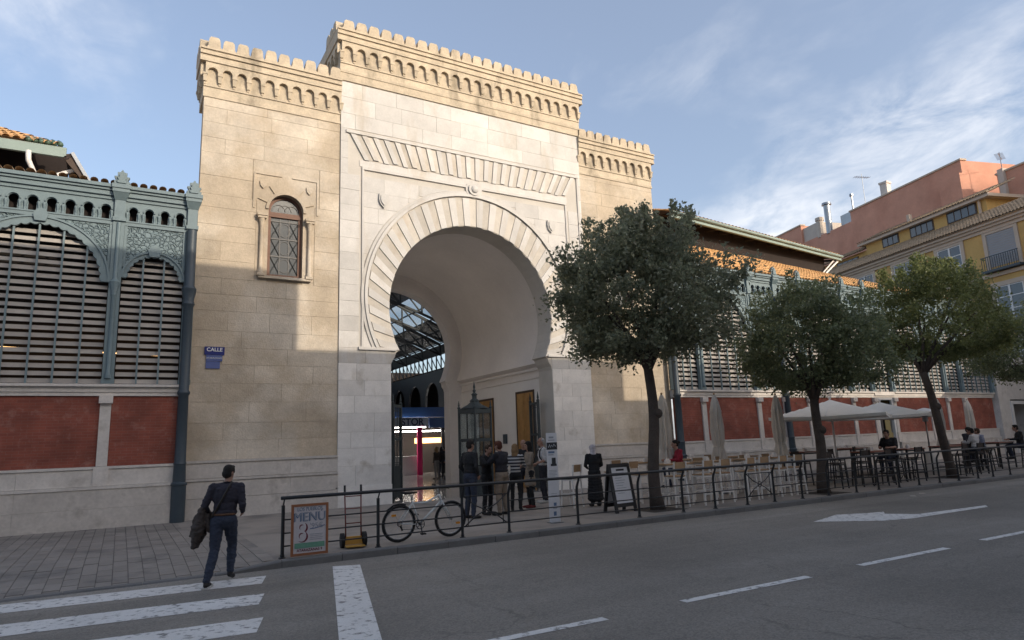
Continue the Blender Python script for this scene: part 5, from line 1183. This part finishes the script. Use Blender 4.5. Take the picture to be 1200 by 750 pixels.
def open_parasol(loc, rz, hs, label):
    t = thing('open_parasol', label, 'parasol', loc, rz, 'open cream parasols')
    z0, z1 = 2.28, 2.86; mb = MB(); N_ = 8; v = []; idx = {}
    for i in range(-N_, N_+1):
        for j in range(-N_, N_+1):
            x, y = i/N_, j/N_; d = max(abs(x),abs(y)); rib = min(1,abs(abs(x)-abs(y))/max(d,.01)); z = z1-(z1-z0)*d**.92-.07*rib*d*(1-d*.3); idx[i,j] = len(v); v.append((x*hs,y*hs,z))
    f = [(idx[i,j],idx[i+1,j],idx[i+1,j+1],idx[i,j+1]) for i in range(-N_,N_) for j in range(-N_,N_)]
    mb.add(v,f); c = mb.build('canopy','canvas_white',t,local=True,smooth=True)
    mb = MB()
    for k in range(4):
        a = [(-1,-1),(1,-1),(1,1),(-1,1)]; p, q = a[k], a[(k+1)%4]
        for s in range(8):
            u0 = s/8; u1 = (s+1)/8; g = lambda u: (hs*(p[0]+(q[0]-p[0])*u)*1.003, hs*(p[1]+(q[1]-p[1])*u)*1.003); zz = lambda u: z0-.07*min(1,2*min(u,1-u)*1.0)*.7
            A, B = g(u0), g(u1); mb.add([(A[0],A[1],zz(u0)+.01),(B[0],B[1],zz(u1)+.01),(B[0],B[1],zz(u1)-.09),(A[0],A[1],zz(u0)-.09)],[(0,1,2,3)])
    mb.build('valance','canvas_white',t,local=True)
    for k in range(8):
        a = k*math.pi/4; e = hs/max(abs(math.cos(a)),abs(math.sin(a))); mb = MB(); mb.beam((0,0,z1-.06),(e*.97*math.cos(a),e*.97*math.sin(a),z0-.02),.022); mb.build('rib','white_metal',t,local=True)
    mb = MB(); mb.tube([(0,0,.05),(0,0,z1+.03)],.032,8); mb.ball((0,0,z1+.06),.05,8,6); mb.build('pole','white_metal',t,local=True,smooth=True)
    mb = MB(); mb.box(-.35,.35,-.35,.35,0,.08); mb.build('base','zinc',t,local=True)
open_parasol((21.7,14.9,0), R(28), 1.78, 'open cream parasol nearest the round dark green tree')
open_parasol((27.0,16.3,0), R(24), 1.92, 'open cream parasol behind, next to the leaning tree')
ht = thing('patio_heater', 'white mushroom patio heater right of the leaning tree', 'patio heater', (28.9,15.6,0))
mb = MB(); mb.lathe([(.48,2.38),(.46,2.42),(.2,2.52),(.05,2.56)],(0,0),20); mb.build('reflector','white_metal',ht,local=True,smooth=40)
mb = MB(); mb.lathe([(.10,2.0),(.11,2.05),(.09,2.36)],(0,0),12); mb.build('burner','zinc',ht,local=True,smooth=40)
mb = MB(); mb.tube([(0,0,.7),(0,0,2.0)],.03,8); mb.build('pole','zinc',ht,local=True,smooth=True)
mb = MB(); mb.lathe([(.24,0),(.24,.7),(.2,.75)],(0,0),14); mb.build('gas_housing','white_metal',ht,local=True,smooth=40)

# ================================================================ iron gate leaves under the arch
def gate_leaf(name, label, loc, rz, w, h, posts=True):
    t = thing(name, label, 'iron gate', loc, rz, 'iron gate leaves under the arch')
    for x in (0,w):
        mb = MB(); mb.box(x-.045,x+.045,-.045,.045,0,h); mb.lathe([(.06,h),(.07,h+.04),(.03,h+.08),(.045,h+.14),(.012,h+.34),(.002,h+.38)],(x,0),8); mb.build('stile','iron_gate',t,local=True,smooth=40)
    for z in (.06,1.05,2.0,h-.12): mb = MB(); mb.box(.045,w-.045,-.03,.03,z,z+.10); mb.build('rail','iron_gate',t,local=True)
    mb = MB(); mb.box(.05,w-.05,-.015,.015,.16,1.05); mb.build('lower_panel','iron_gate',t,local=True)
    mb = MB(); n = max(2, round(w/.14))
    for q in range(1,n): x = w*q/n; mb.box(x-.012,x+.012,-.012,.012,1.15,h-.12)
    for q in range(n): x = w*(q+.5)/n; mb.tube([(x+.045*math.cos(k*math.pi/6),0,h-.2+.045*math.sin(k*math.pi/6)) for k in range(12)],.008,4,True); mb.tube([(x+.045*math.cos(k*math.pi/6),0,1.22+.045*math.sin(k*math.pi/6)) for k in range(12)],.008,4,True)
    mb.build('bars','iron_gate',t,local=True); return t
mat('iron_gate', (.035,.047,.052), .5, var=.15, vs=4)
gate_leaf('iron_gate', 'narrow iron gate leaf folded against the left arch jamb', (8.0,21.95,0), R(48), .72, 3.25)
gate_leaf('iron_gate', 'narrow iron gate leaf folded against the right arch jamb', (13.65,21.55,0), R(80), .8, 3.3)
lb = thing('gate_lantern', 'square iron gate pier with lantern top and finial behind the group of people', 'gate pier', (11.02,21.7,0), R(18))
lb.scale = (.88,.88,.91)
W_ = .46
for sx in (-1,1):
    for sy in (-1,1):
        mb = MB(); mb.box(sx*W_-.035,sx*W_+.035,sy*W_-.035,sy*W_+.035,0,3.35); mb.lathe([(.06,3.35),(.07,3.39),(.03,3.43),(.04,3.48),(.01,3.66)],(sx*W_,sy*W_),8); mb.build('post','iron_gate',lb,local=True,smooth=40)
for (z0,z1) in ((0,.12),(1.0,1.12),(2.05,2.17),(3.15,3.33)):
    mb = MB()
    for s in (-1,1): mb.box(-W_+.05,W_-.05,s*W_-.035,s*W_+.035,z0,z1); mb.box(s*W_-.035,s*W_+.035,-W_+.05,W_-.05,z0,z1)
    mb.build('rail','iron_gate',lb,local=True)
mb = MB()
for s in (-1,1): mb.box(-W_+.05,W_-.05,s*W_-.012,s*W_+.012,.12,1.0); mb.box(s*W_-.012,s*W_+.012,-W_+.05,W_-.05,.12,1.0)
mb.build('lower_panel','iron_gate',lb,local=True)
mb = MB()
for s in (-1,1): mb.box(-.02,.02,s*W_-.015,s*W_+.015,1.12,3.15); mb.box(s*W_-.015,s*W_+.015,-.02,.02,1.12,3.15)
mb.build('bars','iron_gate',lb,local=True)
mb = MB()
for s in (-1,1): mb.box(-W_+.05,W_-.05,s*W_-.004,s*W_+.004,1.12,3.15); mb.box(s*W_-.004,s*W_+.004,-W_+.05,W_-.05,1.12,3.15)
mb.build('pane','glass',lb,local=True)
mb = MB(); mb.lathe([(.60,3.34),(.50,3.40),(.30,3.50),(.18,3.60),(.20,3.66),(.10,3.74),(.10,3.86),(.14,3.90),(.05,3.98),(.07,4.06),(.03,4.12),(.05,4.2),(.004,4.45)],(0,0),8); mb.build('cap','iron_gate',lb,local=True,smooth=35)

# napkin boxes on the tables
nb_ = MB(); nb_.box(-.07,.07,-.05,.05,0,.09); nb_.box(-.05,.05,-.035,.035,.09,.13); nbm = nb_.mesh('napkin_box','white_metal')
for k_, (x,y,lb_) in enumerate(WT+DT): tag(link('napkin_box', nbm, None, loc=(x+random.uniform(-.25,.25), y+random.uniform(-.12,.12), 1.06)), 'small napkin box on the '+' '.join(lb_.split()[:12]), 'napkin box', 'napkin boxes on the tables')

# ================================================================ people
def blob(prims, voxel, name, mats, tags=None, smooth_it=4, fold=0):
    """one continuous skin grown over tapered limbs and ellipsoids; each face takes the cloth of the nearest limb"""
    mb = MB(); sub = []
    for p in prims:
        if p[1] == 'e': mb.ball(p[2], p[3], 14, 10)
        else:
            a, b = Vector(p[2]), Vector(p[4]); ra, rb = p[3], p[5]; d = (b-a); L_ = d.length or 1e-4; d /= L_
            pts, rs = [], []
            for t in (-.95,-.7,-.35): pts.append(a+d*ra*t); rs.append(ra*math.sqrt(1-t*t))
            for t in (0,.33,.67,1): pts.append(a+d*L_*t); rs.append(ra+(rb-ra)*t)
            for t in (.35,.7,.95): pts.append(b+d*rb*t); rs.append(rb*math.sqrt(1-t*t))
            mb.tube(pts, rs, 12)
    me = bpy.data.meshes.new(name); me.from_pydata(mb.v, [], mb.f); o = bpy.data.objects.new(name, me); COL.objects.link(o)
    bm = bmesh.new(); bm.from_mesh(me); bmesh.ops.recalc_face_normals(bm, faces=bm.faces[:]); bm.to_mesh(me); bm.free()
    m = o.modifiers.new('r', 'REMESH'); m.mode = 'VOXEL'; m.voxel_size = voxel
    s = o.modifiers.new('s', 'SMOOTH'); s.factor = .5; s.iterations = smooth_it
    dg = bpy.context.evaluated_depsgraph_get(); out = bpy.data.meshes.new_from_object(o.evaluated_get(dg)); bpy.data.objects.remove(o)
    out.materials.clear()
    for q in mats: out.materials.append(MAT[q])
    n = len(out.polygons); c = np.empty(n*3); out.polygons.foreach_get('center', c); c = c.reshape(-1,3)
    if len(mats) > 1:
        best = np.full(n, 1e9); ti = np.zeros(n, int)
        for p in prims:
            if p[1] == 'e': rr = np.array(p[3]); d = (np.linalg.norm((c-np.array(p[2]))/rr, axis=1)-1)*rr.min()
            else:
                a, b = np.array(p[2]), np.array(p[4]); ab_ = b-a; t = np.clip(((c-a)@ab_)/max(1e-9,ab_@ab_),0,1); d = np.linalg.norm(c-(a+t[:,None]*ab_),axis=1)-(p[3]+(p[5]-p[3])*t)
            m_ = d < best; best[m_] = d[m_]; ti[m_] = p[0]
        out.polygons.foreach_set('material_index', ti.astype('i'))
    if fold:       # creases of the cloth: bands that run round the limbs, broken up by a second wave
        from mathutils import noise
        nv = len(out.vertices); co = np.empty(nv*3); no = np.empty(nv*3); out.vertices.foreach_get('co', co); out.vertices.foreach_get('normal', no); co = co.reshape(-1,3); no = no.reshape(-1,3)
        w_ = np.ones(nv)
        if len(mats) > 1:
            w_ = np.zeros(nv); lt = np.empty(len(out.loops), 'i'); out.loops.foreach_get('vertex_index', lt); tot = np.empty(n, 'i'); out.polygons.foreach_get('loop_total', tot); tt = np.repeat(ti, tot); w_[lt[(tt == 1)|(tt == 2)]] = 1
        d = np.array([noise.noise((x*7+z*4, y*7, z*15)) + .6*noise.noise((x*16, y*16+5, z*30)) if q else 0. for (x,y,z), q in zip(co, w_)])
        out.vertices.foreach_set('co', (co+no*(np.abs(d)*2-.5)[:,None]*fold*w_[:,None]).ravel()); out.update()
    out.polygons.foreach_set('use_smooth', [True]*n); out.name = name
    return out
def V3(*a): return tuple(a)
STAND = dict(pel=(0,0,.95), che=(0,0,1.27), nek=(0,.0,1.46), hed=(0,.03,1.62), sL=(-.185,0,1.41), sR=(.185,0,1.41), eL=(-.23,-.03,1.13), eR=(.23,-.03,1.13), wL=(-.22,.06,.88), wR=(.22,.06,.88),
    hL=(-.09,0,.92), hR=(.09,0,.92), kL=(-.10,.02,.50), kR=(.10,.02,.50), aL=(-.11,-.03,.09), aR=(.11,-.03,.09), fL=(-.12,.13,.035), fR=(.12,.13,.035))
def sitting(h=.78):
    d = dict(STAND); dz = h+.09-.95
    for k in ('pel','che','nek','hed','sL','sR','eL','eR','wL','wR','hL','hR'): p = d[k]; d[k] = (p[0], p[1], p[2]+dz)
    for s, sx in (('L',-1),('R',1)):
        d['k'+s] = (sx*.13, .42, h+.06); d['a'+s] = (sx*.13, .34, h-.36); d['f'+s] = (sx*.14, .48, h-.42)
    d['eL'] = (-.25,.10,1.17+dz); d['eR'] = (.25,.10,1.17+dz); d['wL'] = (-.16,.36,1.17+dz); d['wR'] = (.14,.38,1.17+dz); d['che'] = (0,.02,1.27+dz); d['nek'] = (0,.05,1.45+dz); d['hed'] = (0,.10,1.60+dz)
    return d
def person(label, loc, rz, h, cloth, pose=None, hair='hair_dark', hairstyle='short', build=1.0, skin='skin', long_top=None, robe=None, voxel=.014, extras=None, sleeves=True, turn=(0,0), group='people by the market gate'):
    """cloth = (top, trousers, shoes)"""
    J = dict(STAND); J.update(pose or {}); k = h/1.75; J = {a: Vector(b) for a, b in J.items()}
    t = thing('person', label, 'person', loc, rz, group); t.scale = (k,k,k); B = build
    SK, TP, BT, SH = 0, 1, 2, 3; P = []
    cap = lambda tg, a, ra, b, rb: P.append((tg,'c',tuple(a),ra,tuple(b),rb)); ell = lambda tg, c, r: P.append((tg,'e',tuple(c),r))
    pel, che, nek, hed = J['pel'], J['che'], J['nek'], J['hed']
    wai = pel.lerp(che,.5); bl = pel.lerp(che,.28)
    ell(BT, pel-Vector((0,.005,.02)), (.165*B,.118*B,.125)); ell(TP, wai+Vector((0,.0,.0)), (.148*B,.108*B,.15)); ell(TP, che, (.178*B,.122*B,.19)); ell(TP, che+Vector((0,-.01,.09)), (.165*B,.10*B,.10))
    ell(TP, bl, (.158*B,.115*B,.07))
    cap(TP, J['sL'].lerp(J['sR'],.18), .062*B, J['sL'].lerp(J['sR'],.82), .062*B); cap(TP, nek-Vector((0,.0,.05)), .075, nek-Vector((0,0,.01)), .058)
    cap(SK, nek-Vector((0,0,.03)), .054, hed-Vector((0,.005,.05)), .052)
    R_ = Matrix.Rotation(turn[0],3,'Z') @ Matrix.Rotation(turn[1],3,'X'); hv = lambda x,y,z: hed+R_ @ Vector((x,y,z))
    ell(SK, hv(0,-.005,.025), (.074,.092,.098)); ell(SK, hv(0,.022,-.045), (.056,.068,.068)); ell(SK, hv(0,.065,-.085), (.026,.022,.020)); 
    cap(SK, hv(0,.088,.015), .010, hv(0,.104,-.022), .014); ell(SK, hv(0,.082,-.055), (.024,.013,.010)); ell(SK, hv(-.03,.078,.030), (.026,.012,.010)); ell(SK, hv(.03,.078,.030), (.026,.012,.010))
    for s in (-1,1): ell(SK, hv(s*.076,-.005,-.005), (.012,.020,.032))
    for s in ('L','R'):
        sg_ = -1 if s == 'L' else 1
        cap(TP, J['s'+s], .060*B, J['e'+s], .046*B)
        if sleeves: cap(TP, J['e'+s], .044*B, J['e'+s].lerp(J['w'+s],.93), .033*B); cap(SK, J['e'+s].lerp(J['w'+s],.93), .026, J['w'+s], .024)
        else: cap(TP, J['s'+s], .064*B, J['s'+s].lerp(J['e'+s],.8), .056*B); cap(SK, J['e'+s], .040*B, J['w'+s], .026)
        d = (J['w'+s]-J['e'+s]).normalized(); sd = Vector((0,1,0)) if abs(d.y) < .75 else Vector((sg_*-.3,0,-1)); sd = (sd-d*sd.dot(d)).normalized(); nr = d.cross(sd).normalized()
        w0 = J['w'+s]; pc = w0+d*.055; cap(SK, w0+d*.015, .026, pc, .030)
        inw = Vector((-sg_,0,0)); inw = (inw-d*inw.dot(d)); inw = inw.normalized() if inw.length > .2 else nr
        for q, ln in enumerate((.068,.078,.072,.055)):
            o_ = sd*(.027-.018*q); b0 = pc+o_+d*.022; m0 = b0+d*ln*.55+inw*.006; cap(SK, b0, .0095, m0, .0088); cap(SK, m0, .0088, m0+d*ln*.40+inw*.022, .0075)
        tb = w0+d*.025+sd*.026; cap(SK, tb, .012, tb+sd*.026+d*.030+inw*.01, .0095); cap(SK, tb+sd*.026+d*.030+inw*.01, .0095, tb+sd*.03+d*.058+inw*.02, .008)
        cap(BT, J['h'+s], .092*B, J['h'+s].lerp(J['k'+s],.5), .078*B); cap(BT, J['h'+s].lerp(J['k'+s],.5), .078*B, J['k'+s], .060*B); cap(BT, J['k'+s], .060*B, J['k'+s].lerp(J['a'+s],.4), .060*B); cap(BT, J['k'+s].lerp(J['a'+s],.4), .060*B, J['a'+s]+(J['k'+s]-J['a'+s])*.03, .050)
        a, f = J['a'+s], J['f'+s]; dd = (f-a); he = a+Vector((0,-.03,-.045)) if abs(dd.z) < .12 else a-dd*.15
        cap(SH, a-Vector((0,0,.02)), .042, he, .036); cap(SH, he, .034, f, .036); cap(SH, f, .036, f+Vector((0,.05,-.004)) if abs(dd.z) < .12 else f+dd*.3, .026)
    if long_top: zt, w_ = long_top; n_ = 6; [ell(TP, Vector((pel.x,pel.y-.005,pel.z-(pel.z-zt)*q/n_)), (.17*B+w_*q/n_,.13*B+w_*q/n_,.09)) for q in range(n_+1)]
    if robe: n_ = 9; [ell(TP, Vector((pel.x,pel.y-.01,pel.z-(pel.z-robe)*q/n_)), (.17*B+.055*q/n_,.14*B+.06*q/n_,.10)) for q in range(n_+1)]
    body = link('body', blob(P, voxel, 'body', [skin]+list(cloth), fold=.008), t, True)
    # eyes
    mb = MB()
    for s in (-1,1): mb.ball(tuple(hv(s*.030,.076,.012)), .0115, 8, 6)
    mb.build('eyes','hair_dark',body,local=True,smooth=True)
    HP_ = []; he = lambda c, r: HP_.append((0,'e',tuple(hv(*c)),r))
    if hairstyle == 'short':
        he((0,-.016,.048),(.083,.094,.088)); he((0,-.045,-.01),(.076,.066,.075)); he((0,.045,.098),(.058,.042,.030))
        for s in (-1,1): he((s*.068,.02,.045),(.018,.03,.05))
    elif hairstyle == 'long':
        he((0,-.016,.048),(.088,.098,.090)); he((0,-.06,-.05),(.085,.06,.11)); he((0,-.065,-.16),(.09,.05,.10)); he((.07,.0,-.06),(.03,.045,.10)); he((-.07,.0,-.06),(.03,.045,.10))
    elif hairstyle == 'bun': he((0,-.016,.048),(.084,.095,.088)); he((0,-.05,-.0),(.076,.062,.07)); he((0,-.12,.06),(.045,.045,.045))
    elif hairstyle == 'scarf':
        he((0,-.012,.040),(.096,.108,.100)); he((0,-.03,-.06),(.088,.085,.09)); he((0,-.03,-.14),(.11,.10,.06)); he((0,.05,-.13),(.07,.05,.05))
    elif hairstyle == 'thin': he((0,-.03,.035),(.080,.084,.078)); he((0,-.05,-.01),(.074,.058,.06))
    link('headscarf' if hairstyle == 'scarf' else 'hair', blob(HP_, .012, 'hair', [hair]), t, True)
    if extras: extras(t, J)
    return t
def scaled(nm, prims, m_, t, voxel=.011): return link(nm, blob(prims, voxel, nm, [m_], fold=.016), t, True)
# the man crossing in the foreground
W = dict(pel=(.0,.02,.94), che=(.015,.06,1.26), nek=(.02,.085,1.45), hed=(.025,.12,1.60), sL=(-.175,.05,1.40), sR=(.205,.07,1.39), eL=(-.275,.0,1.14), wL=(-.245,.15,1.0), eR=(.265,.0,1.12), wR=(.225,.20,1.02),
    hL=(-.085,.0,.91), hR=(.09,.02,.91), kL=(-.095,-.06,.49), aL=(-.13,-.30,.10), fL=(-.135,-.13,.035), kR=(.085,.25,.54), aR=(.10,.10,.17), fR=(.11,.24,.08))
def walker_extras(t, J):
    pr = [(0,'c',(-.31,-.01,1.08),.055,(-.345,-.05,.78),.085),(0,'c',(-.30,.09,1.03),.06,(-.33,.09,.74),.085),(0,'c',(-.345,-.05,.78),.08,(-.37,-.06,.64),.055),(0,'c',(-.33,.09,.74),.07,(-.36,.03,.60),.045),(0,'c',(-.25,.12,1.0),.055,(-.25,.10,.84),.06),(0,'e',(-.37,-.03,.58),(.055,.07,.05)),(0,'c',(-.24,.02,.98),.05,(-.20,.0,.80),.05),(0,'c',(-.39,-.02,.98),.03,(-.43,-.02,.72),.035),(0,'e',(-.40,.05,.70),(.05,.09,.07))]
    o = scaled('jacket', pr, 'brown_cloth', t); o['label'] = 'dark brown jacket draped over the left forearm'
    mb = MB(); mb.tube([(.10,.0,1.475),(.07,-.065,1.40),(.0,-.088,1.25),(-.08,-.085,1.10),(-.145,-.06,.98),(-.165,.0,.95)], .017, 6); mb.build('strap','leather_dark',t,local=True,smooth=True)
    mb = MB(); n = 20; mb.tube([(.163*math.cos(q*2*math.pi/n), .02+.118*math.sin(q*2*math.pi/n), 1.005) for q in range(n)], .018, 6, True); mb.build('belt','leather',t,local=True,smooth=True)
    for s in ('L','R'):
        a, f = J['a'+s], J['f'+s]; mb = MB(); d = f-a
        if s == 'L': mb.hexa([(a.x-.045,a.y-.07,.0),(a.x+.045,a.y-.07,.0),(f.x+.045,f.y+.07,.0),(f.x-.05,f.y+.07,.0)],[(a.x-.045,a.y-.07,.028),(a.x+.045,a.y-.07,.028),(f.x+.045,f.y+.07,.028),(f.x-.05,f.y+.07,.028)]); mb.build('sole','shoe_sole',t,local=True)
    mb = MB(); mb.lathe([(.064,1.445),(.060,1.475),(.066,1.48)],(.02,.08),14); mb.build('collar','navy_shirt',t,local=True,smooth=True)
mat('leather_dark', (.02,.014,.010), .6, var=.1)
person('man in navy shirt and jeans walking over the crossing with a jacket on his arm', (1.38,11.04,-.116), R(-20), 1.73, ('navy_shirt','jeans','shoe_dark'), W, 'hair_dark', 'short', 1.17, voxel=.0095, extras=walker_extras, turn=(R(-25),R(-6)), group='people on the pavement')
POCK = dict(eL=(-.27,-.05,1.14), eR=(.27,-.05,1.14), wL=(-.19,.08,.95), wR=(.19,.08,.95))
def shades(t, J):
    h_ = J['hed']; mb = MB(); mb.box(h_.x-.065,h_.x+.065,h_.y+.078,h_.y+.095,h_.z-.005,h_.z+.03)
    for s in (-1,1): mb.box(h_.x+s*.072-.004,h_.x+s*.072+.004,h_.y,h_.y+.09,h_.z+.01,h_.z+.02)
    mb.build('sunglasses','black_frame',t,local=True)
person('man in black jacket and dark jeans with sunglasses, standing left of the group', (7.42,14.95,0), R(-75), 1.88, ('black_cloth','jeans','shoe_dark'), POCK, 'hair_dark', 'short', 1.1, extras=shades)
HUG = dict(eR=(.26,.16,1.26), wR=(.10,.30,1.30), eL=(-.26,.16,1.24), wL=(-.10,.30,1.22), hed=(-.02,.06,1.61), kL=(-.12,.02,.5), aL=(-.15,-.03,.09), fL=(-.17,.12,.035))
person('man in dark jacket and khaki trousers embracing a friend, seen from behind', (8.35,15.05,0), R(25), 1.84, ('dark_jacket','khaki','shoe_dark'), HUG, 'hair_red', 'short', 1.2)
person('person in black embraced by the man in the dark jacket', (8.12,15.42,0), R(205), 1.76, ('black_cloth','black_cloth','shoe_dark'), HUG, 'hair_brown', 'short', 1.05)
person('blond woman in black and white striped top', (9.05,15.55,0), R(-40), 1.74, ('striped','black_cloth','shoe_dark'), dict(eR=(.24,.10,1.16), wR=(.14,.26,1.15)), 'hair_blond', 'long', .92)
person('woman in beige coat with dark hair and red shoes', (9.80,16.05,0), R(80), 1.80, ('beige_coat','black_cloth','red_shoe'), dict(eL=(-.24,.08,1.15), wL=(-.10,.24,1.10), eR=(.25,.05,1.15), wR=(.16,.25,1.02)), 'hair_dark', 'long', .95, long_top=(.62,.03))
def backpack(t, J):
    pr = [(0,'e',(0,-.19,1.22),(.15,.10,.21)),(0,'e',(0,-.21,1.08),(.15,.10,.12)),(0,'e',(0,-.28,1.12),(.10,.05,.10))]; scaled('backpack', pr, 'dark_jacket', t)
    for s in (-1,1): mb = MB(); mb.tube([(s*.11,-.10,1.42),(s*.12,.02,1.475),(s*.125,.115,1.38),(s*.13,.118,1.22),(s*.15,.02,1.08),(s*.13,-.12,1.06)],.016,6); mb.build('strap','dark_jacket',t,local=True,smooth=True)
person('grey haired man in white shirt with a dark backpack, right of the group', (10.85,17.0,0), R(70), 1.90, ('white_shirt','dark_jacket','shoe_sole'), dict(eL=(-.25,-.02,1.14), wL=(-.18,.20,1.06), eR=(.25,-.02,1.14), wR=(.18,.18,1.02)), 'hair_grey', 'thin', 1.1, extras=backpack, sleeves=False)
person('man in dark clothes half hidden between the beige coat and the white shirt', (10.55,17.6,0), R(150), 1.86, ('black_cloth','dark_jacket','shoe_dark'), POCK, 'skin_tan', 'thin', 1.1)
person('woman in long black dress and pale headscarf walking away by the sandwich board', (11.18,14.95,0), R(-15), 1.66, ('black_cloth','black_cloth','shoe_dark'), dict(eL=(-.25,.03,1.14), wL=(-.12,.20,1.06), eR=(.25,.03,1.14), wR=(.12,.20,1.06), hed=(0,.05,1.60)), 'headscarf', 'scarf', 1.12, robe=.22)
SIT = sitting(.78)
person('woman in red jacket seated at a high table by the large tree', (14.02,14.62,0), R(60), 1.78, ('red_cloth','jeans','shoe_dark'), SIT, 'hair_dark', 'bun', 1.0, group='people seated on the terrace')
person('man in black shirt seated at the red-brown table under the first parasol', (22.45,13.42,0), R(95), 1.84, ('black_cloth','jeans','shoe_dark'), SIT, 'hair_dark', 'short', 1.2, group='people seated on the terrace', sleeves=False)
person('man in white shirt seated right of the leaning tree', (28.7,13.75,0), R(-8), 1.78, ('white_shirt','jeans','shoe_dark'), SIT, 'hair_dark', 'short', 1.12, group='people seated on the terrace')
person('man in grey-blue shirt seated beside the man in white', (29.5,13.9,0), R(10), 1.76, ('blue_shirt','dark_jacket','shoe_dark'), SIT, 'hair_brown', 'short', 1.12, group='people seated on the terrace')
person('man in dark jacket seated beyond the pale shirts', (30.6,14.95,0), R(175), 1.82, ('dark_jacket','black_cloth','shoe_dark'), SIT, 'hair_dark', 'short', 1.1, group='people seated on the terrace')
person('man in black seated at the right edge of the terrace', (31.95,13.6,0), R(35), 1.84, ('black_cloth','jeans','shoe_dark'), SIT, 'hair_dark', 'short', 1.15, group='people seated on the terrace')
person('woman in brown top and pale trousers inside the hall', (15.05,34.4,0), R(20), 1.72, ('brown_cloth','grey_trousers','shoe_dark'), None, 'hair_blond', 'long', 1.0, voxel=.02, group='shoppers inside the hall')
person('shopper in black right of the pale trousers inside the hall', (15.75,34.9,0), R(-30), 1.76, ('black_cloth','dark_jacket','shoe_dark'), None, 'hair_dark', 'short', 1.1, voxel=.02, group='shoppers inside the hall')
person('vendor in dark clothes behind the white counter', (15.3,42.4,0), R(180), 1.74, ('dark_jacket','black_cloth','shoe_dark'), None, 'hair_dark', 'short', 1.1, voxel=.02, group='shoppers inside the hall')
person('shopper in grey-blue top nearest the arch inside the hall', (15.35,33.6,0), R(40), 1.74, ('blue_shirt','black_cloth','shoe_dark'), POCK, 'hair_brown', 'short', 1.05, voxel=.02, group='shoppers inside the hall')
person('shopper in red top at the right edge of the inner arch', (16.3,36.6,0), R(-60), 1.70, ('red_cloth','jeans','shoe_dark'), None, 'hair_dark', 'long', 1.0, voxel=.02, group='shoppers inside the hall')
# glasses and a cup on the tables
for (x,y,lbl) in ((21.2,13.5,'small drinking glass left on the red-brown table'),(21.75,13.6,'drinking glass in front of the man in black'),(29.1,14.3,'drinking glass between the men in pale shirts')):
    g_ = MB(); g_.lathe([(.03,1.06),(.038,1.17),(.035,1.17),(.028,1.07)],(x,y),10); o = g_.build('drinking_glass','paper',smooth=40); tag(o, lbl, 'glass')
# fallen leaves on the asphalt
for (x,y,lbl) in ((19.2,11.0,'pale dry leaf on the asphalt near the lane arrow'),(20.1,11.25,'pale dry leaf on the asphalt closest to the kerb')):
    g_ = MB(); g_.prismz([(x,y-.09),(x+.08,y),(x+.02,y+.1),(x-.07,y+.03)],-.116,-.105); tag(g_.build('fallen_leaf','canvas'), lbl, 'leaf')
